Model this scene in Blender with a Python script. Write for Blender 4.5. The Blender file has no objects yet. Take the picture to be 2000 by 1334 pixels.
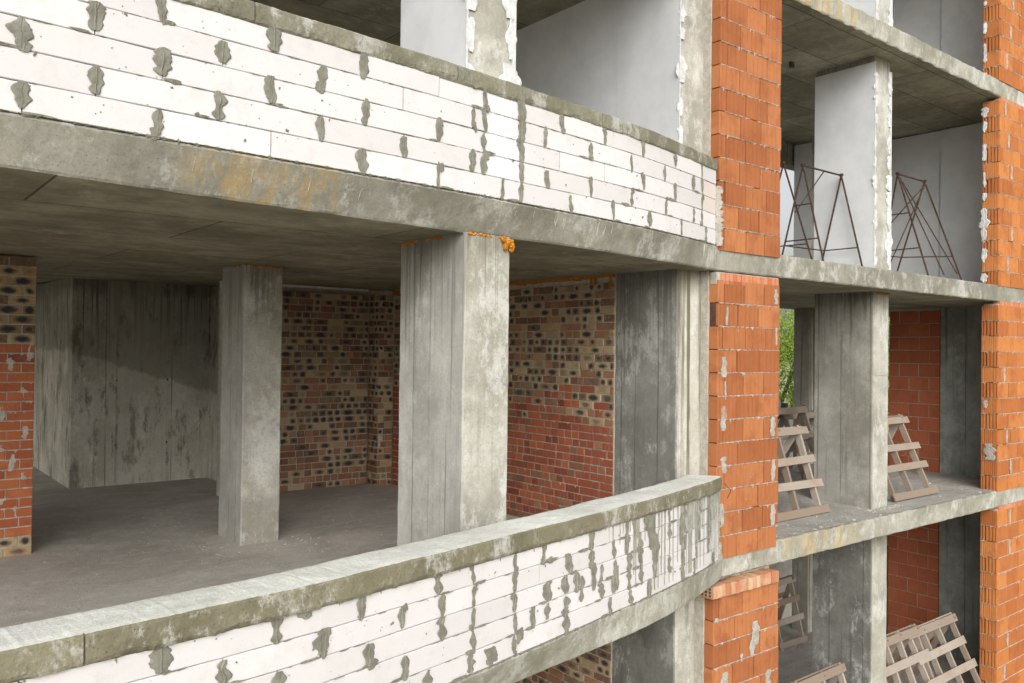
import bpy, math, random
from mathutils import Matrix, Vector, noise
R = math.radians
random.seed(7)
scene = bpy.context.scene
col = scene.collection

# ---------------------------------------------------------------- camera, sky, sun, exposure
cam = bpy.data.cameras.new("camera"); cam_o = bpy.data.objects.new("camera", cam); col.objects.link(cam_o)
yaw, pitch, roll = R(38.6646), R(0.625), R(0.6943)
fw = Vector((math.sin(yaw)*math.cos(pitch), math.cos(yaw)*math.cos(pitch), math.sin(pitch)))
rt = Vector((math.cos(yaw), -math.sin(yaw), 0)); up = rt.cross(fw)
r2 = rt*math.cos(roll) + up*math.sin(roll); u2 = -rt*math.sin(roll) + up*math.cos(roll)
M = Matrix((r2, u2, -fw)).transposed().to_4x4(); M.translation = Vector((0, 0, 2.1493))
cam_o.matrix_world = M
cam.sensor_width = 36; cam.lens = 36*1641.1/2000; cam.clip_start = .05; cam.clip_end = 3000
scene.camera = cam_o

SUN_EL, SUN_AZ = 31, 214          # azimuth clockwise from +Y
world = bpy.data.worlds.new("World"); scene.world = world; world.use_nodes = True
wn = world.node_tree; bg = wn.nodes["Background"]
sky = wn.nodes.new("ShaderNodeTexSky"); sky.sky_type = 'NISHITA'; sky.sun_disc = False
sky.sun_elevation = R(SUN_EL); sky.sun_rotation = R(SUN_AZ); sky.dust_density = 5; sky.air_density = 1.0; sky.ozone_density = 1
hs = wn.nodes.new("ShaderNodeHueSaturation"); hs.inputs['Saturation'].default_value = .14; hs.inputs['Value'].default_value = 1.0
wn.links.new(sky.outputs[0], hs.inputs['Color']); wn.links.new(hs.outputs[0], bg.inputs[0]); bg.inputs[1].default_value = .15
sun = bpy.data.lights.new("sun", 'SUN'); sun.energy = 1.2; sun.angle = R(55); sun.color = (1, .975, .94)
sun_o = bpy.data.objects.new("sun", sun); col.objects.link(sun_o)
sd = Vector((math.sin(R(SUN_AZ))*math.cos(R(SUN_EL)), math.cos(R(SUN_AZ))*math.cos(R(SUN_EL)), math.sin(R(SUN_EL))))
sun_o.rotation_euler = (-sd).to_track_quat('-Z', 'Y').to_euler()
scene.view_settings.view_transform = 'Standard'; scene.view_settings.look = 'None'
scene.view_settings.gamma = 1; scene.view_settings.use_curve_mapping = False
scene.view_settings.exposure = 0.3
scene.cycles.max_bounces = 10; scene.cycles.diffuse_bounces = 6

# ---------------------------------------------------------------- dimensions
H, T = 3.3, .265; Y0 = 5.646; YB = 9.85
CU = [(-3,4.62),(-1,4.68),(.6,4.78),(1.77,4.86),(3.2,4.96),(4.3,5.08),(5.65,5.25),(6.65,5.46),(7.3,5.63)]
CUB = [(-3,4.70),(-1,4.75),(.6,4.854),(1.2,4.93),(2,5.01),(2.7,5.07),(3.5,5.15),(4.1,5.18),(5,5.24),(6.27,5.45),(7.3,5.64)]
CL = [(-3,3.95),(-1,4.0),(.55,4.10),(1.9,4.25),(2.7,4.40),(3.6,4.58),(4.9,4.86),(5.9,5.09),(6.97,5.40),(7.42,5.60)]
CLB = [(-3,4.1),(-1,4.15),(.55,4.22),(1.9,4.38),(2.7,4.53),(3.87,4.75),(5.06,4.93),(5.9,5.10),(6.64,5.33),(7.1,5.50),(7.42,5.62)]
def curve(K):
    xs = [k[0] for k in K]; ys = [k[1] for k in K]; n = len(K)
    m = [(ys[min(i+1,n-1)]-ys[max(i-1,0)])/(xs[min(i+1,n-1)]-xs[max(i-1,0)]) for i in range(n)]
    def f(x):
        if x <= xs[0]: return ys[0]
        if x >= xs[-1]: return ys[-1]+m[-1]*(x-xs[-1])
        i = max(j for j in range(n) if xs[j] <= x); h = xs[i+1]-xs[i]; t = (x-xs[i])/h
        return (2*t**3-3*t*t+1)*ys[i]+(t**3-2*t*t+t)*h*m[i]+(-2*t**3+3*t*t)*ys[i+1]+(t**3-t*t)*h*m[i+1]
    return f
fu, fub, fl, flb = curve(CU), curve(CUB), curve(CL), curve(CLB)
def frame(f, x):
    "point on the curve, tangent, outward normal (towards the street)"
    d = (f(x+.01)-f(x-.01))/.02; t = Vector((1, d, 0)).normalized()
    return Vector((x, f(x), 0)), t, Vector((t.y, -t.x, 0))
def sag(y): return .0017*max(0, y-5.5)**2
def nz(x, y, z, s=1.0): return noise.noise(Vector((x*s, y*s, z*s)))

# ---------------------------------------------------------------- object helpers
def tag(o, label=None, cat=None, group=None, kind=None):
    if label: o['label'] = label
    if cat: o['category'] = cat; o['kind'] = 'thing'
    if group: o['group'] = group
    if kind: o['kind'] = kind
    return o
def empty(name, loc, label, cat, group=None):
    o = bpy.data.objects.new(name, None); col.objects.link(o); o.location = loc; o.empty_display_size = .1
    return tag(o, label, cat, group)
def link(name, me, parent=None, loc=(0,0,0), rot=None, scale=None):
    o = bpy.data.objects.new(name, me); col.objects.link(o)
    if parent is not None: o.parent = parent
    o.location = loc
    if rot: o.rotation_euler = rot
    if scale: o.scale = scale
    return o
class MB:
    def __init__(s): s.v = []; s.f = []; s.mi = []; s.uv = []; s.tint = []; s.hasuv = False
    def face(s, pts, mi=0, uv=None, tint=0):
        b = len(s.v); s.v += [tuple(p) for p in pts]; s.f.append(tuple(range(b, b+len(pts)))); s.mi.append(mi)
        s.uv += uv if uv else [(0, 0)]*len(pts); s.tint += [tint]*len(pts)
        if uv: s.hasuv = True
    def add(s, verts, faces, mi=0, smooth=False):
        b = len(s.v); s.v += [tuple(p) for p in verts]
        for f in faces:
            s.f.append(tuple(b+i for i in f)); s.mi.append(mi); s.uv += [(0,0)]*len(f); s.tint += [0]*len(f)
    def box(s, x0, x1, y0, y1, z0, z1, mi=0, mat=None):
        P = [(x0,y0,z0),(x1,y0,z0),(x1,y1,z0),(x0,y1,z0),(x0,y0,z1),(x1,y0,z1),(x1,y1,z1),(x0,y1,z1)]
        if mat: P = [tuple(mat @ Vector(p)) for p in P]
        s.add(P, [(0,3,2,1),(4,5,6,7),(0,1,5,4),(1,2,6,5),(2,3,7,6),(3,0,4,7)], mi)
    def mesh(s, name, mats, smooth=False):
        me = bpy.data.meshes.new(name); me.from_pydata(s.v, [], s.f)
        for m in (mats if isinstance(mats, (list, tuple)) else [mats]): me.materials.append(m)
        me.polygons.foreach_set('material_index', s.mi)
        if smooth: me.polygons.foreach_set('use_smooth', [True]*len(s.f))
        if s.hasuv:
            l = me.uv_layers.new(name='UVMap'); l.data.foreach_set('uv', [c for p in s.uv for c in p])
            a = me.attributes.new('tint', 'FLOAT', 'CORNER'); a.data.foreach_set('value', s.tint)
        me.update(); return me
    def build(s, name, mats, parent=None, loc=(0,0,0), smooth=False): return link(name, s.mesh(name, mats, smooth), parent, loc)

def tube(m, a, b, r=.011, n_=6):
    a, b = Vector(a), Vector(b); d = (b-a).normalized(); s = d.orthogonal().normalized(); u = d.cross(s); P = []
    for p in (a, b):
        for k in range(n_): t = k*math.tau/n_; P.append(p+s*r*math.cos(t)+u*r*math.sin(t))
    m.add(P, [(k, (k+1)%n_, n_+(k+1)%n_, n_+k) for k in range(n_)]+[tuple(reversed(range(n_))), tuple(range(n_, 2*n_))])
# ---------------------------------------------------------------- materials
class N:
    def __init__(s, name):
        s.m = bpy.data.materials.new(name); s.m.use_nodes = True; s.t = s.m.node_tree; s.b = s.t.nodes['Principled BSDF']
        s.b.inputs['Specular IOR Level'].default_value = .25
        s.g = s.t.nodes.new('ShaderNodeNewGeometry'); s.pos = s.g.outputs['Position']
        s.tc = s.t.nodes.new('ShaderNodeTexCoord'); s.oi = s.t.nodes.new('ShaderNodeObjectInfo')
    def n(s, typ, **k):
        x = s.t.nodes.new('ShaderNode'+typ)
        for a, v in k.items(): setattr(x, a, v)
        return x
    def put(s, sock, v):
        if isinstance(v, bpy.types.NodeSocket): s.t.links.new(v, sock)
        elif isinstance(v, (tuple, list)) and len(v) == 3 and sock.type == 'RGBA': sock.default_value = (*v, 1)
        else: sock.default_value = v
    def math(s, op, a, b=0, c=0, clamp=False):
        x = s.n('Math', operation=op, use_clamp=clamp); s.put(x.inputs[0], a); s.put(x.inputs[1], b); s.put(x.inputs[2], c); return x.outputs[0]
    def map(s, v, sc=(1,1,1), loc=(0,0,0), rot=(0,0,0)):
        x = s.n('Mapping'); s.put(x.inputs[0], v); x.inputs['Scale'].default_value = sc; x.inputs['Location'].default_value = loc; x.inputs['Rotation'].default_value = rot; return x.outputs[0]
    def noise(s, v, sc, det=4, rough=.6, dist=0):
        x = s.n('TexNoise'); s.put(x.inputs['Vector'], v); x.inputs['Scale'].default_value = sc; x.inputs['Detail'].default_value = det
        x.inputs['Roughness'].default_value = rough; x.inputs['Distortion'].default_value = dist; return x.outputs['Fac']
    def vor(s, v, sc, feat='F1'):
        x = s.n('TexVoronoi', feature=feat); s.put(x.inputs['Vector'], v); x.inputs['Scale'].default_value = sc; return x.outputs['Distance']
    def ramp(s, f, a, b, lo=0., hi=1.):
        x = s.n('MapRange', clamp=True, interpolation_type='SMOOTHSTEP'); s.put(x.inputs[0], f); x.inputs[1].default_value = a; x.inputs[2].default_value = b
        x.inputs[3].default_value = lo; x.inputs[4].default_value = hi; return x.outputs[0]
    def mix(s, f, a, b, mode='MIX'):
        x = s.n('Mix', data_type='RGBA', blend_type=mode); s.put(x.inputs[0], f); s.put(x.inputs[6], a); s.put(x.inputs[7], b); return x.outputs[2]
    def sep(s, v):
        x = s.n('SeparateXYZ'); s.put(x.inputs[0], v); return x.outputs
    def finish(s, c, rough=.85, bump=None, bd=.01, strength=.6):
        s.put(s.b.inputs['Base Color'], c); s.put(s.b.inputs['Roughness'], rough)
        if bump is not None:
            x = s.n('Bump'); x.inputs['Distance'].default_value = bd; x.inputs['Strength'].default_value = strength
            s.put(x.inputs['Height'], bump); s.t.links.new(x.outputs[0], s.b.inputs['Normal'])
        return s.m
def ochre(mat, x0, x1):
    n = N.__new__(N); n.m = mat; n.t = mat.node_tree; n.b = n.t.nodes['Principled BSDF']; g = n.t.nodes.new('ShaderNodeNewGeometry'); n.pos = g.outputs['Position']
    src = n.b.inputs['Base Color'].links[0].from_socket; x, y, z = n.sep(n.pos)
    w = n.math('MULTIPLY', n.ramp(x, x0-.15, x0+.15), n.ramp(x, x1-.15, x1+.15, 1, 0))
    f = n.math('MULTIPLY', w, n.ramp(n.noise(n.map(n.pos, (9,9,1.2)), 1, 5, .6), .42, .62)); c = n.mix(n.math('MULTIPLY', f, .65), src, (.42,.30,.13))
    f2 = n.math('MULTIPLY', w, n.ramp(n.noise(n.map(n.pos, (34,34,1.5), (3,1,2)), 1, 3, .6), .55, .66)); n.put(n.b.inputs['Base Color'], n.mix(n.math('MULTIPLY', f2, .22), c, (.6,.58,.52)))
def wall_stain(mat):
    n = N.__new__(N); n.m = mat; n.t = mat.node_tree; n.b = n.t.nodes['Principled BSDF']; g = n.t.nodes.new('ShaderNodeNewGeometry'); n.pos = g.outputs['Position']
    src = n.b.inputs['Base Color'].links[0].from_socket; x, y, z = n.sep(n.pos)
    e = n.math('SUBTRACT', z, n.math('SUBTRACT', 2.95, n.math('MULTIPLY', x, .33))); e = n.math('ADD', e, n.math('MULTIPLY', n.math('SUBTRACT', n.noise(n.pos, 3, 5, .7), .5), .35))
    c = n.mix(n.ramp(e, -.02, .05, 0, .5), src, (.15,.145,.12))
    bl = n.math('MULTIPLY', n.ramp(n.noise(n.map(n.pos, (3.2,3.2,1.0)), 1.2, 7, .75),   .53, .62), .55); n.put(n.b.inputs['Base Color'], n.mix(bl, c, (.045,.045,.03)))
def line(n, v, w):       # 1 on thin lines where v is a whole number
    f = n.math('FRACT', v); d = n.math('ABSOLUTE', n.math('SUBTRACT', f, .5)); return n.ramp(d, .5-w, .5-w*.4)

def concrete(name, light=(.42,.41,.37), dark=(.22,.215,.19), stain=(.06,.058,.045), stain_lo=.56, streak=.5, boards=None, pale=0.0, olive=0., bumpd=.006, seam=None, tops=None):
    n = N(name); p = n.pos; x, y, z = n.sep(p)
    light = (light[0]*1.01, light[1]*1.0, light[2]*.96); dark = (dark[0]*.92, dark[1]*.90, dark[2]*.84)
    big = n.noise(p, 1.3, 7, .7, .1); mid = n.noise(p, 7, 6, .7); fine = n.noise(p, 55, 4, .7)
    c = n.mix(n.ramp(big, .36, .66), dark, light)
    c = n.mix(n.ramp(mid, .42, .72, 0, .55), c, [v*.62 for v in light])
    c = n.mix(n.ramp(n.noise(n.map(p, (1,1,.7)), 3.6, 8, .78, .1), .52, .66, 0, .5), c, [min(1, v*1.35) for v in light])
    if pale: c = n.mix(n.math('MULTIPLY', n.ramp(n.noise(n.map(p, (1,1,.6)), 2.4, 9, .8, .1), .5, .6), pale), c, (.66,.66,.62))
    if olive: c = n.mix(n.math('MULTIPLY', n.ramp(n.noise(n.map(p, loc=(5,3,1)), 2.4, 8, .78), .46, .6), olive), c, (.2,.185,.115))
    s1 = n.noise(n.map(p, (14,14,.45)), 1, 5, .65, .3); s2 = n.noise(n.map(p, (.9,.9,.5), (3,8,2)), 1, 4, .6)
    st = n.math('MULTIPLY', n.ramp(s1, .5, .68), n.ramp(s2, stain_lo-.1, stain_lo+.1))
    c = n.mix(n.math('MULTIPLY', st, streak), c, stain)
    s3 = n.noise(n.map(p, (40,40,.8)), 1, 3, .6)
    c = n.mix(n.ramp(s3, .55, .7, 0, .12*min(1, streak*2)), c, [v*1.3 for v in light])
    if tops:    # run-down water marks below the slab: (strength, z of the slab underside, reach)
        a, zt, reach = tops; zr = n.math('MODULO', n.math('ADD', z, 33), 3.3)
        ln = n.math('MULTIPLY_ADD', n.ramp(n.noise(n.map(p, (17,17,.03), (1,6,0)), 1, 3, .6), .35, .7), 1.5, .08); g = n.ramp(n.math('DIVIDE', n.math('SUBTRACT', zt, zr), ln), reach*.35, reach, 1, 0)
        d = n.math('MULTIPLY', n.ramp(n.noise(n.map(p, (26,26,.18)), 1, 4, .65), .47, .57), g)
        c = n.mix(n.math('MULTIPLY', d, a), c, stain)
        g2 = n.ramp(n.math('ADD', n.math('SUBTRACT', zt, zr), n.math('MULTIPLY', n.noise(p, 3.5, 4), .5)), .25, .55, 1, 0)
        c = n.mix(n.math('MULTIPLY', g2, a*.75), c, stain)
    h = n.math('MULTIPLY_ADD', fine, .35, n.math('MULTIPLY', mid, .8))
    pores = n.ramp(n.vor(p, 42), .08, .15, 1, 0); pores = n.math('MULTIPLY', pores, n.ramp(n.noise(p, 4, 2), .42, .55))
    c = n.mix(n.math('MULTIPLY', pores, .75), c, (.07,.065,.055)); h = n.math('SUBTRACT', h, pores)
    c = n.mix(n.ramp(fine, .46, .74, 0, .42), c, [v*.4 for v in light])
    if boards:
        ax, pitch_, off = boards; q = n.math('ADD', n.math('ADD', (x, y, z)[ax], off), n.math('MULTIPLY', n.noise(n.map(p, (1,1,.02)), 2.3, 1), .32))
        l = n.math('MULTIPLY', line(n, n.math('DIVIDE', q, pitch_), .012/pitch_), n.ramp(n.noise(n.map(p, (3,3,.6)), 1, 2), .35, .55))
        idn = n.n('TexWhiteNoise', noise_dimensions='1D'); n.put(idn.inputs['W'], n.math('FLOOR', n.math('DIVIDE', q, pitch_)))
        c = n.mix(.5, c, n.mix(n.math('MULTIPLY', idn.outputs[0], 1), [v*.8 for v in light], c))
        c = n.mix(n.math('MULTIPLY', l, .5), c, stain); h = n.math('SUBTRACT', h, n.math('MULTIPLY', l, .35))
    if seam:
        sw, sh = seam; bt = n.n('TexBrick'); n.put(bt.inputs['Vector'], n.map(p, loc=(.35,.2,0))); bt.inputs['Scale'].default_value = 1
        bt.inputs['Brick Width'].default_value = sw; bt.inputs['Row Height'].default_value = sh; bt.inputs['Mortar Size'].default_value = .009; bt.inputs['Mortar Smooth'].default_value = .4
        bt.inputs['Color1'].default_value = (1,1,1,1); bt.inputs['Color2'].default_value = (.72,.72,.7,1); bt.inputs['Mortar'].default_value = (.14,.13,.11,1)
        c = n.mix(.85, c, bt.outputs['Color'], 'MULTIPLY'); h = n.math('ADD', h, n.math('MULTIPLY', bt.outputs['Fac'], .5))
    return n.finish(c, n.ramp(mid, .3, .7, .75, .95), h, bumpd, .8)

M_front = concrete('concrete_front', (.47,.46,.415), (.31,.30,.26), (.12,.11,.075), .62, .3, pale=.5, tops=(.55, H-T, .55))
M_side = concrete('concrete_side', (.47,.465,.44), (.30,.295,.28), (.10,.097,.08), .56, .45, boards=(1,.235,.1), pale=.4, tops=(.9, H-T, 1.2))
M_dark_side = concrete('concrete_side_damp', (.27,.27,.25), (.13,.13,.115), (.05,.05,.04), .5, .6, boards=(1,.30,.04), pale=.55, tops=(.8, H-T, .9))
M_drip = concrete('concrete_drip', (.55,.54,.49), (.44,.43,.38), (.15,.14,.09), .35, .6, pale=.5, tops=(1.0, H-T, 3.4))
M_side_r = concrete('concrete_side_grey', (.36,.35,.32), (.22,.215,.19), (.08,.077,.06), .5, .6, boards=(1,.42,.12), pale=.12, tops=(.6, H-T, .5))
M_cold = concrete('concrete_cold', (.34,.355,.34), (.17,.185,.17), (.04,.042,.035), .45, .7, boards=(1,.55,.35), pale=.2)
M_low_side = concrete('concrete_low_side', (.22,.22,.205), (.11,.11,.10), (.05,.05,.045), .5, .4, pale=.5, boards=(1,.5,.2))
M_backwall = concrete('concrete_back_wall', (.62,.60,.53), (.42,.405,.35), (.03,.029,.024), .52, .6, boards=(0,.9,.2), pale=.25, tops=(1.0, 3.12, 1.1), bumpd=.014)
M_edge = concrete('concrete_edge', (.33,.32,.28), (.205,.20,.17), (.13,.125,.10), .55, .35, pale=.45, olive=.25)
M_edge_low = concrete('concrete_edge_rough', (.43,.425,.375), (.28,.275,.23), (.15,.145,.11), .6, .3, pale=.5, olive=.35, bumpd=.02)
M_soffit = concrete('concrete_soffit', (.36,.335,.26), (.20,.19,.145), (.04,.037,.025), .5, .2, seam=(2.44,1.22), olive=.3)
M_soffit2 = concrete('concrete_soffit_ply', (.36,.345,.28), (.23,.22,.175), (.04,.037,.025), .5, .15, seam=(1.5,.75))
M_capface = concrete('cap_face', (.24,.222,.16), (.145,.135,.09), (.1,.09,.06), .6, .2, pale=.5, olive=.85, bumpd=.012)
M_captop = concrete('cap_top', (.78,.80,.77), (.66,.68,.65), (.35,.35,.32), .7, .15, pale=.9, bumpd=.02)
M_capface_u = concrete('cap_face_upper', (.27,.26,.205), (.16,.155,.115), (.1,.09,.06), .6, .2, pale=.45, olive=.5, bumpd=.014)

def floor_mat(name, a, b, dust):
    n = N(name); p = n.pos
    big = n.noise(p, .7, 6, .65, .8); mid = n.noise(p, 5, 6, .7); fine = n.noise(p, 80, 4, .7)
    c = n.mix(n.ramp(big, .35, .65), a, b); c = n.mix(n.ramp(mid, .5, .68, 0, .5), c, dust)
    c = n.mix(n.ramp(n.noise(n.map(p, (.6,2.5,1), rot=(0,0,.2)), 1.6, 5, .65, 1.2), .56, .66, 0, .55), c, dust)
    sw = n.noise(n.map(p, (1.0,4.0,1), rot=(0,0,-.12)), 1.3, 6, .7, .6); c = n.mix(n.ramp(sw, .50, .64, 0, .22), c, [v*.62 for v in a])
    cr = n.noise(p, 1.1, 5, .6, .3); ck = n.ramp(n.math('ABSOLUTE', n.math('SUBTRACT', cr, .5)), .0, .0035, 1, 0); c = n.mix(n.math('MULTIPLY', ck, .5), c, [v*.4 for v in a])
    x, y, z = n.sep(p)
    for cx, cy, r_ in ((3.65, 8.95, .75), (4.6, 8.6, .45), (3.88, 5.2, .6)):
        d = n.math('SQRT', n.math('ADD', n.math('POWER', n.math('SUBTRACT', x, cx), 2), n.math('POWER', n.math('SUBTRACT', y, cy), 2))); d = n.math('ADD', d, n.math('MULTIPLY', n.noise(p, 3, 5, .7), 1.2))
        c = n.mix(n.ramp(d, r_*.55+.5, r_*1.2+.5, .6, 0), c, dust)
    c = n.mix(n.ramp(fine, .45, .8, 0, .5), c, [v*.45 for v in a])
    g = n.ramp(n.vor(p, 30), .05, .13, 1, 0); g = n.math('MULTIPLY', g, n.ramp(n.noise(p, 9, 2), .52, .6)); c = n.mix(g, c, [min(1, v*1.5) for v in dust])
    return n.finish(c, .93, n.math('MULTIPLY_ADD', fine, .4, mid), .015, .8)
M_floor = floor_mat('floor_dust', (.39,.365,.32), (.50,.47,.42), (.60,.55,.49))
M_floor_r = floor_mat('floor_dust_light', (.28,.265,.235), (.40,.385,.35), (.46,.42,.37))

def aac_mat(name, scratch=False, base=(.66,.64,.635)):
    n = N(name); p = n.pos; rnd = n.oi.outputs['Random']
    c = n.mix(n.math('MULTIPLY', rnd, 1), base, [base[0]*.88, base[1]*.875, base[2]*.87])
    c = n.mix(n.ramp(n.noise(p, 6, 5, .7), .5, .75, 0, .45), c, (.50,.47,.43))
    c = n.mix(n.ramp(n.noise(n.map(p, (2,2,5)), 5, 6, .75, 2), .6, .7, 0, .5), c, (.42,.40,.35))
    pit = n.ramp(n.vor(p, 22), .06, .13, 1, 0); pit = n.math('MULTIPLY', pit, n.ramp(n.noise(n.map(p, loc=(4,1,2)), 7, 2), .54, .6))
    c = n.mix(n.math('MULTIPLY', pit, .8), c, (.22,.2,.17))
    h = n.math('SUBTRACT', n.math('MULTIPLY', n.noise(p, 120, 3, .7), .3), n.math('MULTIPLY', pit, 1.5))
    if scratch:
        x, y, z = n.sep(p); q = n.math('ADD', n.math('MULTIPLY', x, 1.0), n.math('MULTIPLY', z, 1.1)); q = n.math('ADD', q, n.math('MULTIPLY', n.noise(p, 5, 2), .05))
        w = n.math('SINE', n.math('MULTIPLY', q, 130)); w = n.math('MULTIPLY', n.ramp(w, .2, .9), n.ramp(n.noise(p, 8, 3), .38, .55))
        c = n.mix(n.math('MULTIPLY', w, .7), n.mix(.6, c, (.70,.70,.70)), (.9,.9,.9)); h = n.math('MULTIPLY_ADD', w, .5, h)
    c = n.mix(n.ramp(n.noise(n.map(p, (1,1,3), (9,2,5)), 11, 7, .8, 1.5), .60, .70, 0, .4), c, (.33,.32,.27))
    return n.finish(c, .9, h, .006, .7)
M_aac = aac_mat('aerated_concrete'); M_scratch = aac_mat('aerated_concrete_sawn', True); M_pink = aac_mat('aerated_concrete_warm', base=(.64,.57,.52))

def mortar_mat(name, a, b):
    n = N(name); p = n.pos; m = n.noise(p, 14, 6, .7)
    c = n.mix(n.ramp(m, .35, .68), a, b); c = n.mix(n.ramp(n.noise(p, 90, 3), .5, .8, 0, .4), c, [v*.5 for v in a])
    return n.finish(c, .95, n.math('MULTIPLY_ADD', n.noise(p, 70, 4, .7), .5, m), .01, .8)
M_smear = mortar_mat('glue_mortar', (.17,.165,.13), (.255,.25,.205)); M_mortar = mortar_mat('lime_mortar', (.30,.28,.24), (.46,.43,.38))
M_mortar_d = mortar_mat('joint_mortar_dark', (.16,.14,.11), (.27,.245,.2)); M_pmortar = mortar_mat('pier_mortar', (.35,.325,.27), (.50,.465,.40))  # darker joint mortar, then the paler pier mortar
M_core = mortar_mat('clay_core_dark', (.07,.035,.022), (.13,.065,.04)); M_bed = mortar_mat('bed_mortar', (.36,.325,.28), (.55,.52,.47))  # dark clay core seen through the dry block joints; pale bed mortar
M_lime = mortar_mat('lime_run', (.40,.39,.34), (.50,.49,.44))
M_gap = mortar_mat('joint_dirt', (.10,.095,.08), (.17,.16,.135))

def block_mat(name, a, b, c3, dirt=(.62,.5,.42)):
    n = N(name); p = n.pos; rnd = n.oi.outputs['Random']
    c = n.mix(rnd, a, b); c = n.mix(n.ramp(n.noise(p, 4.5, 5, .65), .45, .7, 0, .6), c, c3)
    c = n.mix(n.ramp(n.noise(n.map(p, (26,26,1.6)), 1, 5, .7), .52, .74, 0, .42), c, [min(1, v*1.45) for v in a])
    c = n.mix(n.ramp(n.noise(n.map(p, (30,30,3), (7,7,7)), 1, 4, .7), .56, .76, 0, .5), c, [v*.5 for v in a])
    c = n.mix(n.ramp(n.noise(n.map(p, (9,9,6), (2,4,2)), 1, 6, .8, 1), .62, .72, 0, .45), c, dirt)
    return n.finish(c, .8, n.noise(p, 90, 4, .7), .004, .6)
M_block = block_mat('hollow_clay_block', (.34,.115,.042), (.49,.20,.080), (.29,.092,.034))
M_block2 = block_mat('hollow_clay_block_warm', (.36,.118,.034), (.50,.20,.060), (.30,.095,.03), (.56,.45,.34))
M_redblk = block_mat('clay_block_deep_red', (.34,.10,.045), (.42,.13,.06), (.28,.075,.032), (.4,.25,.18))
M_pale = block_mat('pale_clay_brick', (.56,.37,.23), (.42,.16,.08), (.60,.46,.30))
M_header = block_mat('orange_clay_brick', (.46,.13,.05), (.50,.25,.15), (.52,.26,.12))
M_redbrick = block_mat('red_brick', (.40,.115,.05), (.20,.055,.035), (.33,.12,.06), (.36,.28,.21))

def spotted_mat(name, a, b, spot):
    n = N(name); at = n.n('Attribute', attribute_name='tint')
    rnd = n.math('FRACT', n.math('ADD', at.outputs['Fac'], n.math('MULTIPLY', n.oi.outputs['Random'], 7.31)))
    r2_ = n.math('FRACT', n.math('MULTIPLY', rnd, 13.7)); u, v, w = n.sep(n.tc.outputs['UV'])
    c = n.mix(rnd, a, b); c = n.mix(n.ramp(r2_, .72, .8), c, (.17,.10,.06)); c = n.mix(n.ramp(n.noise(n.pos, 25, 4), .5, .7, 0, .5), c, (.36,.28,.2))
    d = n.math('SQRT', n.math('ADD', n.math('MULTIPLY', n.math('MULTIPLY', u, u), .75), n.math('MULTIPLY', n.math('MULTIPLY', v, v), 1)))
    d = n.math('ADD', d, n.math('MULTIPLY', n.math('SUBTRACT', n.noise(n.pos, 26, 4, .7), .5), 1.0)); d = n.math('ADD', d, n.math('MULTIPLY', n.math('SUBTRACT', r2_, .6), .45))
    r3 = n.math('FRACT', n.math('MULTIPLY', rnd, 29.3)); k = n.math('MULTIPLY', n.ramp(d, .25, 1.15, 1, 0), n.ramp(r3, .05, .45))
    c = n.mix(k, c, spot); c = n.mix(n.ramp(n.noise(n.pos, 12, 6, .75), .58, .68, 0, .5), c, (.40,.36,.29))
    return n.finish(c, .85, n.noise(n.pos, 70, 4, .7), .006, .7)
M_spot = spotted_mat('spotted_brick', (.44,.33,.175), (.37,.22,.12), (.035,.035,.045))
M_spot2 = spotted_mat('spotted_brick_brown', (.22,.145,.075), (.44,.34,.19), (.03,.03,.035))

def simple(name, a, b, sc=10, rough=.8, bd=.004, met=0):
    n = N(name); m = n.noise(n.pos, sc, 5, .7); n.b.inputs['Metallic'].default_value = met
    return n.finish(n.mix(n.ramp(m, .35, .65), a, b), rough, n.noise(n.pos, sc*6, 3), bd, .6)
M_plaster = simple('grey_plaster', (.55,.565,.575), (.63,.64,.65), 1.6, .9, .002)
M_plaster_w = simple('white_plaster', (.48,.48,.47), (.64,.64,.63), 14, .9, .006)
M_foam = simple('orange_foam', (.42,.14,.012), (.76,.33,.035), 60, .95, .02)
M_foam_d = simple('aged_foam', (.30,.10,.012), (.48,.19,.025), 30, .7, .01)
M_rust = simple('rusty_steel', (.028,.017,.014), (.10,.058,.04), 25, .75, .002, .2)
M_trunk = simple('bark', (.09,.07,.05), (.15,.12,.09), 12)
M_roofwhite = simple('white_brick_paint', (.62,.6,.56), (.75,.73,.7), 5)
M_hose = simple('yellow_rubber', (.6,.45,.04), (.7,.55,.08), 20, .5)
M_dish = simple('white_metal', (.65,.65,.66), (.75,.75,.75), 4, .4)
M_post = simple('dark_metal', (.05,.05,.05), (.09,.09,.09), 4, .5)
n = N('weathered_wood'); wv = n.map(n.tc.outputs['Object'], (3,3,3)); g_ = n.noise(n.map(n.pos, (2.2,18,18)), 1.5, 5, .7, .5); gg = n.noise(n.pos, 3, 4)
c_ = n.mix(g_, (.28,.235,.19), (.46,.41,.355)); c_ = n.mix(n.ramp(gg, .45, .7, 0, .5), c_, (.3,.2,.13)); c_ = n.mix(n.math('MULTIPLY', n.oi.outputs['Random'], .9), c_, (.22,.165,.12))
M_wood = n.finish(c_, .8, g_, .004, .7)
n = N('leaves'); c_ = n.mix(n.ramp(n.noise(n.pos, .9, 3), .35, .65), (.15,.27,.02), (.34,.50,.05)); M_leaf = n.finish(n.mix(n.math('MULTIPLY', n.noise(n.pos, 9, 2), .5), c_, (.45,.56,.08)), .6)
n.b.inputs['Transmission Weight'].default_value = 0
n = N('site_ground'); M_ground = n.finish(n.mix(n.ramp(n.noise(n.pos, .15, 6), .4, .6), (.44,.40,.34), (.33,.32,.22)), .95, n.noise(n.pos, 3, 4), .05)

wall_stain(M_backwall); ochre(M_edge, 1.55, 2.5); ochre(M_edge_low, 8.6, 10.2)
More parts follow.
